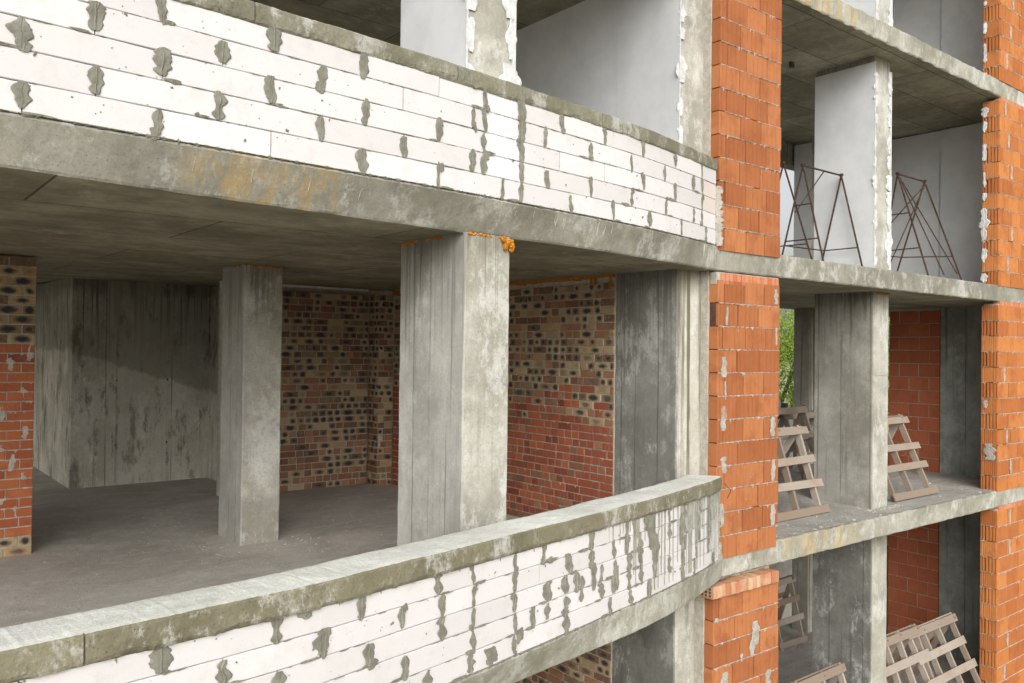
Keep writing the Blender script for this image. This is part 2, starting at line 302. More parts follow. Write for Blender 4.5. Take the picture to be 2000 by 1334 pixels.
# ---------------------------------------------------------------- ground and far things
m = MB(); m.face([(-900,-900,-7.6),(900,-900,-7.6),(900,1500,-7.6),(-900,1500,-7.6)]); tag(m.build('ground', M_ground), kind='structure')

def slab(name, z, front_top, front_bot, mats, rough=.004, back_l=20.0, back_r=YB, xl=-3.0, xr=20.0, y_str=Y0):
    "floor plate: top sheet, underside with a slight rise towards the middle, and a rough front edge"
    m = MB(); xs = []; x = xl
    while x < 7.36-1e-6: xs.append(x); x += .08
    xs.append(7.36); xsr = [7.36+i*(xr-7.36)/150 for i in range(151)]
    def row(xx, right):
        j = lambda k, a: a*nz(xx*1.0, z*3+k, k*1.7, 9) + a*.6*nz(xx, z, k, 30)
        yt = (front_top(xx) if not right else y_str); yb = (front_bot(xx) if not right else y_str+.006)
        if right and xx < 7.45: k = (xx-7.36)/.09; yt = front_top(7.36)*(1-k)+y_str*k; yb = front_bot(7.36)*(1-k)+(y_str+.006)*k
        r = rough*(2.2 if right else 1)
        return [(xx, yt+.03, z+j(1, r*.6)), (xx, yt+.008+j(2, r), z-.006+j(7, r)), (xx, yt+j(3, r), z-.02), (xx, yt*.5+yb*.5+j(4, r), z-T*.5), (xx, yb+j(5, r), z-T+.014), (xx, yb+.012, z-T+j(6, r))]
    for lst, right in ((xs, False), (xsr, True)):
        prev = row(lst[0], right)
        for a, b in zip(lst, lst[1:]):
            cur = row(b, right)
            for i in range(5): m.face([prev[i+1], cur[i+1], cur[i], prev[i]], 0)
            prev = cur
    # top and underside as strips from the edge to the back
    for lst, right, back in ((xs[::4]+([xs[-1]] if (len(xs)-1) % 4 else []), False, back_l), (xsr[::5], True, back_r)):
        for a, b in zip(lst, lst[1:]):
            A, B = row(a, right), row(b, right)
            ys = [None]+[yy for yy in (6.2, 7, 8, 9, 9.85, 11, 12, 13, 14, 16, 18, 20) if yy <= back]
            for i in range(len(ys)-1):
                at = lambda P, k, top: (P[0] if top else P[5]) if ys[k] is None else (P[0][0], ys[k], z if top else z-T+sag(ys[k]))
                m.face([at(A,i,1), at(B,i,1), at(B,i+1,1), at(A,i+1,1)], 1)
                m.face([at(A,i,0), at(A,i+1,0), at(B,i+1,0), at(B,i,0)], 3 if right else 2)
    m.face([(xr,back_r,z-T+sag(back_r)),(7.36,back_r,z-T+sag(back_r)),(7.36,back_r,z),(xr,back_r,z)], 0)
    m.face([(7.36,back_r,z-T),(7.36,back_l,z-T),(7.36,back_l,z),(7.36,back_r,z)], 0)
    m.face([(7.36,back_l,z-T),(xl,back_l,z-T),(xl,back_l,z),(7.36,back_l,z)], 0)
    return tag(m.build(name, mats), kind='structure')
slab('floor_slab', -H, fl, flb, [M_edge_low, M_floor, M_soffit, M_soffit2])
slab('floor_slab', 0, fl, flb, [M_edge_low, M_floor, M_soffit, M_soffit2], .006)
slab('floor_slab', H, fu, fub, [M_edge, M_floor, M_soffit, M_soffit2], .0035)
slab('floor_slab', 2*H, fu, fub, [M_edge_low, M_floor, M_soffit, M_soffit2], .006)
slab('added_shade_slab', 3*H, fu, fub, [M_edge_low, M_floor, M_soffit, M_soffit2])  # unseen slab over the top storey, added to shade it
# lighter, gritty finish on the narrow floor strips of the right bay
for z in (-H, 0):
    m = MB()
    for i in range(40):
        x0, x1 = 7.4+i*.3, 7.7+i*.3
        e = lambda xx: Y0+.03
        m.face([(x0,e(x0),z+.006),(x1,e(x1),z+.006),(x1,YB,z+.006),(x0,YB,z+.006)])
    tag(m.build('screed_floor', M_floor_r), kind='structure')

# ---------------------------------------------------------------- columns
def column_mesh(x0, x1, y0, y1, z0, z1, mats, seed=0, dz=.09, c=.012):
    "chamfered shaft with slightly worn arrises; material 0 = street face, 1 = other faces. Base at z 0"
    m = MB(); n_ = max(2, int((z1-z0)/dz)); rings = []
    for i in range(n_+1):
        z = z0+(z1-z0)*i/n_; j = lambda k: .004*nz(seed*3.1+k, z*1.3, k*2.2, 3)+.003*nz(seed+k*5, z, 3, 14)
        ch = [c+abs(.006*nz(seed+k, z*2, 9, 9)) for k in range(4)]
        rings.append([(x0+ch[0],y0+j(0),z),(x1-ch[1],y0+j(1),z),(x1+j(2),y0+ch[1],z),(x1+j(3),y1-ch[2],z),(x1-ch[2],y1,z),(x0+ch[3],y1,z),(x0+j(4),y1-ch[3],z),(x0+j(5),y0+ch[0],z)])
    b = 0; verts = [p for r in rings for p in r]; m.v = list(verts)
    for i in range(n_):
        for k in range(8):
            m.f.append((i*8+k, i*8+(k+1)%8, (i+1)*8+(k+1)%8, (i+1)*8+k)); m.mi.append(0 if k in (0, 1) else 1); m.uv += [(0,0)]*4; m.tint += [0]*4
    return m.mesh('shaft', mats)
def column(lvl, x0, x1, y0, y1, mf, ms, label, seed=0):
    z0 = lvl*H; z1 = z0+H-T+sag((y0+y1)/2)+.004
    ro = empty('concrete_column', (x0, y0, z0), label, 'column', 'bare concrete columns of the frame')
    me = column_mesh(0, x1-x0, 0, y1-y0, 0, z1-z0, [mf, ms], seed); link('shaft', me, ro)
    return ro
def band(ro, w, z, rings=9):
    m = MB(); m.box(.012, w-.012, -.004, .01, z-.035, z+.035)
    o = m.build('formwork_band', M_front, ro)
    m = MB()
    for i in range(rings):
        cx = .03+(w-.06)*i/(rings-1)
        for k in range(12):
            a, b = k*math.tau/12, (k+1)*math.tau/12; r0, r1 = .010, .016
            q = [(cx+r*math.cos(t), -.007, z+r*math.sin(t)) for r, t in ((r0,a),(r1,a),(r1,b),(r0,b))]; m.face(q)
            m.face([(cx+r1*math.cos(a),-.007,z+r1*math.sin(a)),(cx+r1*math.cos(a),-.003,z+r1*math.sin(a)),(cx+r1*math.cos(b),-.003,z+r1*math.sin(b)),(cx+r1*math.cos(b),-.007,z+r1*math.sin(b))])
    m.build('ring_mark', M_side, o)

C3 = column(0, 3.66, 4.10, 5.155, 6.087, M_front, M_side, 'tall bare column at the centre of the curved bay with an orange foam lump', 1)
band(C3, .44, 1.92)
C2 = column(0, 3.43, 3.87, 8.957, 9.65, M_front, M_side, 'free-standing inner column behind the curved bay, between the back concrete wall and the brick wall', 2)
band(C2, .44, .42, 8)
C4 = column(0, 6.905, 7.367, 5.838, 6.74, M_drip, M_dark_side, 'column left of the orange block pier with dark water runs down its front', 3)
C5 = column(0, 11.25, 11.683, 6.0, 6.91, M_front, M_side_r, 'wide grey column of the right bay standing between two slatted wooden trestles', 4)
band(C5, .43, 1.9, 3); band(C5, .43, .5, 3)
C6 = column(0, 15.80, 16.25, 5.93, 7.146, M_cold, M_cold, 'blue-grey column at the end of the deep red block wall, middle storey', 5)
BC = column(0, 14.83, 15.26, 9.2, 9.56, M_drip, M_side_r, 'narrow rear column beside the strip of green trees, middle storey', 6)
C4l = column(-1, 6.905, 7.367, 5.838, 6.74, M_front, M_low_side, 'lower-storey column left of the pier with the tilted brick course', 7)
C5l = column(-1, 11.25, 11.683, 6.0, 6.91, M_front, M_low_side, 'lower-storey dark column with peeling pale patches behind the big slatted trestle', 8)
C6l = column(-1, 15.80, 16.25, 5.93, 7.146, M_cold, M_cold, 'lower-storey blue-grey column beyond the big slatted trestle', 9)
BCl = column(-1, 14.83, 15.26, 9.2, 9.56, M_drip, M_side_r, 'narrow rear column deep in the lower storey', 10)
C3l = column(-1, 3.66, 4.10, 5.155, 6.087, M_front, M_side, 'lower-storey column under the centre of the curved bay', 11)
C3u = column(1, 3.66, 4.10, 5.155, 6.087, M_front, M_side, 'upper-storey column behind the curved parapet with plaster lumps on both edges', 12)
C4u = column(1, 6.905, 7.367, 5.838, 6.74, M_front, M_side, 'upper-storey pale column left of the tall orange pier with a plastered side', 13)
C5u = column(1, 11.25, 11.683, 6.0, 6.91, M_front, M_side, 'upper-storey column of the right bay with a smooth plastered side, between rusty trestles', 14)
C6u = column(1, 15.80, 16.25, 5.93, 7.146, M_front, M_side, 'upper-storey plastered column at the end of the right bay', 15)
BCu = column(1, 14.83, 15.26, 9.2, 9.56, M_front, M_side, 'narrow rear plastered column beside the strip of white sky, upper storey', 16)
C5t = column(2, 11.25, 11.683, 6.0, 6.91, M_front, M_side, 'top-storey column cut by the upper edge of the picture, plastered side', 17)
C6t = column(2, 15.80, 16.25, 5.93, 7.146, M_front, M_side, 'top-storey plastered column in the right corner of the bay', 18)

def blob(rx, rz, seed, n_=22, thick=.006, jag=.25, ridge=True, straight=False):
    "irregular trowelled patch in the XZ plane facing -Y: carrot-like outline, raised body, sometimes a ridge"
    rr = random.Random(seed*17+3); m = MB(); K = 15; rows = []; kind = 9 if straight else seed % 4
    for i in range(K+1):
        t = i/K                                   # 0 bottom, 1 top
        e = (math.sin(math.pi*min(max(t, .03), .97)))**(.2 if straight else .45 if kind != 2 else .3)
        if kind == 0: e *= .45+.55*t**.8
        if kind == 1: e *= .7+.3*math.sin(t*9+seed)
        if kind == 3: e *= .55+.45*abs(math.sin(t*4.2+seed*.7))
        l = rx*e*(1+jag*(nz(seed*3.3, t*4, 1, 1)*1.8+.6*nz(seed, t*17, 2, 1)+rr.uniform(-.2,.2))); r = rx*e*(1+jag*(nz(seed*3.3, t*4, 7, 1)*1.8+.6*nz(seed, t*17, 9, 1)+rr.uniform(-.2,.2)))
        c = rx*.35*nz(seed*5, t*2.2, 4, 1); z = (t-.5)*2*rz
        rows.append([(c-l, .0015, z), (c-l*.8, -thick*.7, z), (c-rx*.10, -thick*(.55 if ridge else .9), z), (c, -thick*(1.7 if ridge else 1.0), z), (c+rx*.10, -thick*.6, z), (c+r*.8, -thick*.75, z), (c+r, .0015, z)])
    m.v = [p for r_ in rows for p in r_]; F = [(i*7+k, i*7+k+1, i*7+8+k, i*7+7+k) for i in range(K) for k in range(6)]
    m.f = F; m.mi = [0]*len(F); m.uv = [(0,0)]*sum(len(f) for f in F); m.tint = [0]*len(m.uv); return m
SM = [blob(.5, .5, s, 26, .09, .26, s % 3 != 0).mesh('smear', M_smear) for s in range(16)]
PM = [blob(.5, .5, s+40, 24, .1, .45, False, True).mesh('mortar', M_mortar) for s in range(8)]
LPM = [blob(.5, .5, s+120, 24, .1, .5, False, s % 2 == 0).mesh('mortar', M_pmortar) for s in range(6)]
PW = [blob(.5, .5, s+80, 24, .1, .35, False).mesh('plaster', M_plaster_w) for s in range(8)]

# plaster coats on the upper columns
def coat(ro, x, y0, y1, z0, z1, name='plaster_coat', th=.022):
    m = MB(); m.box(x-th, x+.002, y0, y1, z0, z1); o = m.build(name, M_plaster, ro)
    m = MB(); m.box(x-th-.002, x-th+.010, y0-.010, y0+.004, z0, z1); m.build('corner_bead', M_plaster_w, o); return o
for ro, ztop in ((C3u, 2.96), (C4u, 3.0), (C5u, 2.95), (C5t, 3.0), (C6u, 3.0), (C6t, 3.0), (BCu, 3.0)):
    d = ro.children[0].dimensions; w = ro.children[0].data; ys = [v.co.y for v in w.vertices]; coat(ro, -.004, -.012, max(ys)+.002, .0, ztop)
for ro, w in ((C3u, .44), (C5u, .433), (C5t, .433)):
    m = MB(); m.box(w-.012, w+.02, -.012, .03, 0, 2.9); m.build('corner_bead', M_plaster_w, ro)
random.seed(3)
for ro, w in ((C3u, .44), (C5u, .433), (C4u, .46), (C5t, .433)):
    z = .1
    while z < 2.9:
        hh = random.uniform(.12, .3)
        link('plaster_patch', random.choice(PW), ro, (random.uniform(.0, .03), -.006, z+hh/2), None, (random.uniform(.08, .15), .1, hh))
        if ro is not C4u: link('plaster_patch', random.choice(PW), ro, (w-random.uniform(.03, .05), -.006, z+hh*.7), None, (random.uniform(.10, .20), .13, hh*1.2))
        z += hh*random.uniform(1.0, 1.9)

# ---------------------------------------------------------------- piece meshes for masonry
def piece(w, h, d, c, seed, mats, tint=0, ins=.004, jit=.002):
    "one masonry unit: front on -Y at y 0, centre of the front at the origin, chamfered front edge"
    rr = random.Random(seed); m = MB(); j = lambda a=jit: rr.uniform(-a, a)
    fr = [(-w/2+ins+j(), 0+j(c*.3), -h/2+ins+j()), (w/2-ins+j(), 0+j(c*.3), -h/2+ins+j()), (w/2-ins+j(), j(c*.3), h/2-ins+j()), (-w/2+ins+j(), j(c*.3), h/2-ins+j())]
    sd_ = [(-w/2, c, -h/2), (w/2, c, -h/2), (w/2, c, h/2), (-w/2, c, h/2)]; bk = [(x, d, z) for x, y, z in sd_]
    uv = [(-1*max(1, w/h), -1), (1*max(1, w/h), -1), (1*max(1, w/h), 1), (-1*max(1, w/h), 1)]
    uv = [(-min(1.6, w/h), -1), (min(1.6, w/h), -1), (min(1.6, w/h), 1), (-min(1.6, w/h), 1)]
    m.face(fr, 0, uv, tint)
    for i in range(4):
        k = (i+1) % 4; m.face([sd_[i], sd_[k], fr[k], fr[i]], 0, [uv[i], uv[k], uv[k], uv[i]], tint); m.face([bk[i], bk[k], sd_[k], sd_[i]], 0, [uv[i], uv[k], uv[k], uv[i]], tint)
    m.face([bk[3], bk[2], bk[1], bk[0]], 0, [(0,0)]*4, tint); return m
def ribbed(w, h, d, pitch_, depth, mat, seed=0, slots=(), both=True):
    "hollow clay block with combed front: real grooves across the face"
    rr = random.Random(seed); m = MB(); xs = []; n_ = max(3, round(w/pitch_)); p = w/n_
    prof = [(-w/2, .004)]
    for i in range(n_):
        a = -w/2+i*p; dd = depth*(1.3 if i % 4 == 1 else .8)*rr.uniform(.8, 1.2); 
        g = (.36 if i % 4 != 1 else .55) if depth < .015 else .5
        prof += [(a+p*(.5-g/2)-.0012, 0), (a+p*(.5-g/3), dd), (a+p*(.5+g/3), dd), (a+p*(.5+g/2)+.0012, 0)]
    prof.append((w/2, .004)); z0, z1 = -h/2, h/2
    for (xa, ya), (xb, yb) in zip(prof, prof[1:]): m.face([(xa,ya,z0),(xb,yb,z0),(xb,yb,z1),(xa,ya,z1)])
    m.face([(x, y, z1) for x, y in prof]+[(w/2, d, z1), (-w/2, d, z1)]); m.face([(x, y, z0) for x, y in reversed(prof)]+[(-w/2, d, z0), (w/2, d, z0)])
    m.face([(w/2,.004,z0),(w/2,d,z0),(w/2,d,z1),(w/2,.004,z1)]); m.face([(-w/2,d,z0),(-w/2,.004,z0),(-w/2,.004,z1),(-w/2,d,z1)]); m.face([(w/2,d,z0),(-w/2,d,z0),(-w/2,d,z1),(w/2,d,z1)])
    return m.mesh('clay_block', mat)
_cache = {}
def cached(key, fn):
    if key not in _cache: _cache[key] = fn()
    return _cache[key]
def ragged_bed(m, x0, x1, z, y, rr, dens=.75, hi=.012, out=.005):
    "squeezed-out mortar along a bed joint (in wall-local X/Z, front towards -Y)"
    x = x0
    while x < x1:
        L = min(rr.uniform(.03, .13), x1-x)
        if rr.random() < dens:
            k = max(3, int(L/.012)); top, bot = [], []
            for i in range(k+1):
                xx = x+L*i/k; e = math.sin(math.pi*i/k)**.5 if 0 < i < k else .2
                top.append((xx, hi*.5*e*rr.uniform(.5, 1.3))); bot.append((xx, hi*e*rr.uniform(.4, 1.5)*(2.6 if rr.random() < .10 else .8)))
            for i in range(k):
                (xa, ta), (xb, tb), (_, ba), (_, bb) = top[i], top[i+1], bot[i], bot[i+1]; o = out*.8
                P = [(xa,y+.004,z+ta),(xb,y+.004,z+tb),(xb,y-o,z+tb*.3),(xa,y-o,z+ta*.3),(xa,y-o*.6,z-ba*.6),(xb,y-o*.6,z-bb*.6),(xa,y+.004,z-ba),(xb,y+.004,z-bb)]
                m.add(P, [(3,2,1,0),(4,5,2,3),(6,7,5,4)])
        x += L

# ---------------------------------------------------------------- curved parapets of white aerated blocks
UJ = [[-.7,-.03,.68,1.36,2.03,2.66,3.29,3.73,4.12,4.59,5.15,5.73,6.32,6.89],
 [-.95,-.3,.36,1.02,1.71,2.36,2.98,3.61,3.73,4.12,4.39,4.96,5.54,6.11,6.70,6.90],
 [-.6,.02,.68,1.37,2.01,2.68,3.29,3.72,4.12,4.57,5.15,5.74,6.32,6.90],
 [-.95,-.3,.36,1.03,1.69,2.35,2.99,3.61,3.72,4.12,4.42,4.97,5.55,6.14,6.71,6.90],
 [-.6,.02,.69,1.35,2.02,2.66,3.29,3.92,4.12,4.71,5.28,5.85,6.45,7.0]]
LJ = [[-.6,.02,.62,1.22,1.82,2.38,2.99,3.31,3.74,4.07,4.68,5.21,5.33,5.63,5.95,6.27,6.6,6.85],
 [-.9,-.3,.3,.9,1.53,2.10,2.128,2.69,3.03,3.32,3.74,4.02,4.39,4.69,5.01,5.21,5.43,5.67,5.96,6.27,6.6,6.9],
 [-.6,0,.6,1.2,1.84,2.44,3.03,3.32,3.74,4.12,4.34,4.49,4.83,5.03,5.25,5.44,5.67,5.92,6.28,6.6,6.9],
 [-.9,-.3,.3,.9,1.5,2.13,2.72,3.32,3.75,3.95,4.12,4.35,4.84,5.01,5.25,5.45,5.69,5.96,6.24,6.54,6.85],
 [-.6,0,.6,1.2,1.75,2.35,2.91,3.29,3.74,4.36,4.96,5.28,5.59,5.93,6.24,6.5,6.73,6.98]]
def parapet(f, zb, zt, joints, label, xl, xe, seed, thick, capz, capw, cap_over, mcap, upper):
    rr = random.Random(seed); ro = empty('parapet_wall', (4, f(4), zb), label, 'parapet'); base = Vector((4, f(4), zb))
    rows = len(joints); rh = (zt-zb)/rows
    W = lambda x, off, z: (lambda P, t, n_: P+n_*off+Vector((0,0,z)))(*frame(f, x)) - base
    # dark mortar bed behind the blocks
    m = MB(); x = xl
    while x < xe-.001:
        x1 = min(x+.12, xe); th = .10 if (upper and 3.5 < x < 4.2) else thick-.02
        A, B = (x, x1); q = lambda xx, o, z: W(xx, o, z)
        m.face([q(A,-.02,zb),q(B,-.02,zb),q(B,-.02,zt),q(A,-.02,zt)]); m.face([q(B,-th,zb),q(A,-th,zb),q(A,-th,zt),q(B,-th,zt)]); m.face([q(A,-.02,zt),q(B,-.02,zt),q(B,-th,zt),q(A,-th,zt)]); x = x1
    m.build('mortar_bed', M_gap, ro)
    for r, js in enumerate(joints):
        z1 = zt-r*rh; z0 = z1-rh; js = [xl]+[j for j in js if j > xl+.05]+[xe]
        for a, b in zip(js, js[1:]):
            w = b-a
            if w < .03: continue
            gap = .0022+rr.random()*.002; g = .002; dy = rr.uniform(-.003, .003); tl = rr.uniform(-.0022, .0022)
            mat = M_scratch if (upper and abs(a-3.73) < .03 and abs(b-4.12) < .03 and r < 4) else (M_pink if upper and a > 6.85 and r in (1, 2) else M_aac)
            if mat is M_scratch: dy -= .004
            th = .10 if (upper and b > 3.5 and a < 4.3) else thick
            m = MB(); ns = max(1, int(w/.22)); ring = []
            for i in range(ns+1):
                xx = a+gap+(w-2*gap)*i/ns; e = .004; c1 = .003 if 0 < i < ns else .0045
                zz0, zz1 = z0+g+tl*(i/ns-.5), z1-g+tl*(i/ns-.5)
                e2 = .0 if 0 < i < ns else .004
                ring.append([W(xx, dy-e-e2, zz0), W(xx, dy-e2, zz0+.004), W(xx, dy-e2, zz1-.004), W(xx, dy-e-e2, zz1), W(xx, -th, zz1), W(xx, -th, zz0)])
            for i in range(ns):
                for k in range(6): m.face([ring[i][k], ring[i+1][k], ring[i+1][(k+1)%6], ring[i][(k+1)%6]])
            m.face(list(reversed(ring[0]))); m.face(ring[-1])
            o = m.build('aerated_block', mat, ro)
            if mat is M_scratch: o['label'] = 'sawn block with diagonal scratches'
    # trowelled patches over the upright joints
    for r, js in enumerate(joints):
        zc = zt-(r+.5)*rh
        for xj in js:
            if xj < 0 or xj > xe-.03: continue
            q = rr.random()
            if q < .05: continue
            wj = rr.uniform(.065, .125) if xj < 3.2 else rr.uniform(.045, .085)
            if upper and abs(xj-4.12) < .03: wj = rr.uniform(.07, .11)
            if not upper and 3.9 < xj < 6.4: wj = rr.uniform(.06, .12)
            hj = rh*rr.uniform(.78, 1.12); P, t, n_ = frame(f, xj)
            ang = math.atan2(t.y, t.x)
            link('mortar_patch', SM[rr.randrange(16)], ro, P+n_*.001+Vector((0,0,zc+rr.uniform(-.012,.014)))-base, (0, rr.uniform(-.10,.10), ang), (wj, .06, hj))
            if rr.random() < .65: # a second dab, off centre
                link('mortar_patch', SM[rr.randrange(16)], ro, P+t*rr.uniform(-.03,.03)+n_*.002+Vector((0,0,zc+rr.choice((-1,1))*rh*.4))-base, (0, rr.uniform(-.5,.5), ang), (wj*rr.uniform(.6,1.1), .04, rh*rr.uniform(.25,.5)))
            if rr.random() < (.42 if upper else .5): # smear along the bed joint
                L = rr.uniform(.08, .2); link('mortar_patch', SM[rr.randrange(16)], ro, P+t*rr.choice((-1,1))*L*.5+n_*.001+Vector((0,0,zc-rh*.5+.006))-base, (0, rr.uniform(-.04,.04), ang), (L, .035, rr.uniform(.012,.03)))
    for k in range(45):
        xj = rr.uniform(.2, xe-.1); P, t, n_ = frame(f, xj); sz = rr.uniform(.006, .024)
        link('mortar_dab', SM[rr.randrange(16)], ro, P+n_*.001+Vector((0,0,rr.uniform(zb+.02, zt-.02)))-base, (0, rr.uniform(-1.5, 1.5), math.atan2(t.y, t.x)), (sz, .03, sz*rr.uniform(.5, 1.6)))
    # ragged thin mortar along the bed joints
    m = MB(); 
    for r in range(rows+1):
        z = zt-r*rh; x = max(xl, -.2)
        while x < xe-.1:
            L = rr.uniform(.02, .10); k = rr.random()
            if k < (.3 if r < rows else .95):
                h_ = rr.uniform(.0015, .005) if r < rows else rr.uniform(.004, .014); s = 6; prev = None
                for i in range(s+1):
                    xx = x+L*i/s; e = math.sin(math.pi*min(max(i/s, .12), .88)); hh = h_*e*rr.uniform(.5, 1.5)
                    cur = (W(xx, .0, z+hh*.8), W(xx, .003+(.006 if r == rows else 0), z), W(xx, .0, z-hh))
                    if prev: m.face([prev[1], cur[1], cur[0], prev[0]]); m.face([prev[2], cur[2], cur[1], prev[1]])
                    prev = cur
            x += L*rr.uniform(.9, 1.6)
    tag(m.build('bed_joint_mortar', M_smear, ro), kind='stuff')
    # cast coping with a ragged lower lip and cracks
    m = MB(); x = xl; ss = []
    while x < xe: ss.append(x); x += .025
    cracks = (3.45, 5.1, 1.9) if upper else (.87, 3.95, 5.35)
    for c_ in cracks: ss += [c_-.006, c_-.003, c_+.003, c_+.006]
    ss.sort()
    ss = [q for q in ss if q < xe-.001]+[xe]
    def sec(x):
        j = lambda k, a, s_=8: a*nz(x, k*3.3, seed*1.7, s_)+a*.5*nz(x, k, seed, 31)
        zb_ = zt-.004+j(1, .016)-abs(j(5, .014, 20)); zt_ = capz+j(2, .006, 3); ov = cap_over-(.016 if min(abs(x-c_) for c_ in cracks) < .004 else 0)
        return [W(x, -.004, zt-.02), W(x, ov*.7+j(3, .006), zb_), W(x, ov+j(4, .006), zb_+.02), W(x, ov+j(6, .005), (zb_+zt_)/2), W(x, ov-.002+j(7, .004), zt_-.012), W(x, ov-.012+j(8, .004), zt_),
                W(x, -.04+j(9,.004), zt_+.004+j(11,.002,5)), W(x, -capw*.5, zt_+.002+j(10, .003, 4)), W(x, -capw+.05, zt_+j(12,.003,5)), W(x, -capw+j(11, .012, 6), zt_-.006), W(x, -capw, zt-.02)]
    pr = sec(ss[0])
    for b in ss[1:]:
        cu = sec(b)
        for i in range(10): m.face([pr[i], cu[i], cu[i+1], pr[i+1]], 1 if 5 <= i < 9 else 0)
        pr = cu
    m.face(list(reversed(pr)), 0)
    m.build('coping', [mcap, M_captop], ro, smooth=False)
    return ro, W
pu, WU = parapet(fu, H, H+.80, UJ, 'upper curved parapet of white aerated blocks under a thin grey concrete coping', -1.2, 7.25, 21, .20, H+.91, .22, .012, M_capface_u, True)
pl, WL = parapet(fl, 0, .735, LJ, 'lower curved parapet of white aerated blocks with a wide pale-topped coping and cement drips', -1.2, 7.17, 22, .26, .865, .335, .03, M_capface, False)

for a_, b_ in (((7.20, 5.44, .80), (7.26, 5.40, .72)), ((7.26, 5.40, .72), (7.24, 5.43, .64))):
    m = MB(); B_ = Vector((4, fl(4), 0)); tube(m, Vector(a_)-B_, Vector(b_)-B_, .004); m.build('tie_wire', M_rust, pl)
# cement runs below the lower coping, thickest near the pier
rr = random.Random(5); m = MB()
def drip(m, W, x, z1, L, w, off=.002):
    s = max(3, int(L/.05)); prev = None
    for i in range(s+1):
        t = i/s; ww = w*(1-.55*t)*rr.uniform(.8, 1.2)*(.5 if i == s else 1); z = z1-L*t; xo = x+.003*math.sin(t*5+x*40)
        cur = (W(xo-ww/2, off-.001, z), W(xo, off+.004, z), W(xo+ww/2, off-.001, z))
        if prev: m.face([cur[0], cur[1], prev[1], prev[0]]); m.face([cur[1], cur[2], prev[2], prev[1]])
        prev = cur
for i in range(85):
    x = 4.9+2.3*rr.random()**.75; L = rr.uniform(.1, .62) if x > 5.3 else rr.uniform(.05, .2)
    if x > 5.5 and rr.random() < .3: L = .7
    drip(m, WL, x, .742, L, rr.uniform(.006, .022))
for i in range(26): drip(m, WL, rr.uniform(0, 5), .742, rr.uniform(.01, .05), rr.uniform(.006, .02))
M_run = mortar_mat('cement_run', (.22,.215,.175), (.33,.325,.275)); tag(m.build('cement_runs', M_run, pl), kind='stuff')
base = Vector((4, fl(4), 0))
for (x, z, w, h) in ((5.62,.56,.20,.30),(5.70,.40,.17,.26),(5.58,.66,.22,.14),(5.05,.28,.10,.2),(4.55,.30,.09,.2),(4.72,.36,.09,.22),(6.2,.5,.08,.3),(6.55,.45,.09,.3),(6.85,.5,.09,.4),(4.15,.6,.13,.05),(2.0,.70,.12,.045),(3.3,.06,.10,.09)):
    P, t, n_ = frame(fl, x); link('mortar_patch', SM[int(x*10) % 16], pl, P+n_*.003+Vector((0,0,z))-base, (0, .05, math.atan2(t.y, t.x)), (w, .05, h))
for (x, z, w, h) in ((3.50,.07,.16,.13),(3.80,.13,.10,.12)):
    P, t, n_ = frame(fl, x); o = link('mortar_patch', SM[3], pl, P+n_*.002+Vector((0,0,z))-base, (0, .5, math.atan2(t.y, t.x)), (w, .03, h))
# pale lime runs on the slab edges
m = MB()
WS = lambda x, off, z: Vector((x, fu(x)*(1-(H-z)/T)+fub(x)*((H-z)/T), z))+frame(fu, x)[2]*(off+.004)
for i in range(26):
    x = rr.choice((rr.uniform(1.2, 2.8), rr.uniform(3.9, 5.2), rr.uniform(.2, 7))); drip(m, WS, x, H-.01, rr.uniform(.03, .16), rr.uniform(.006, .016), -.002)
tag(m.build('lime_runs', M_lime), 'thin pale lime runs down the edge of the middle floor slab', 'lime stain', kind='stuff')

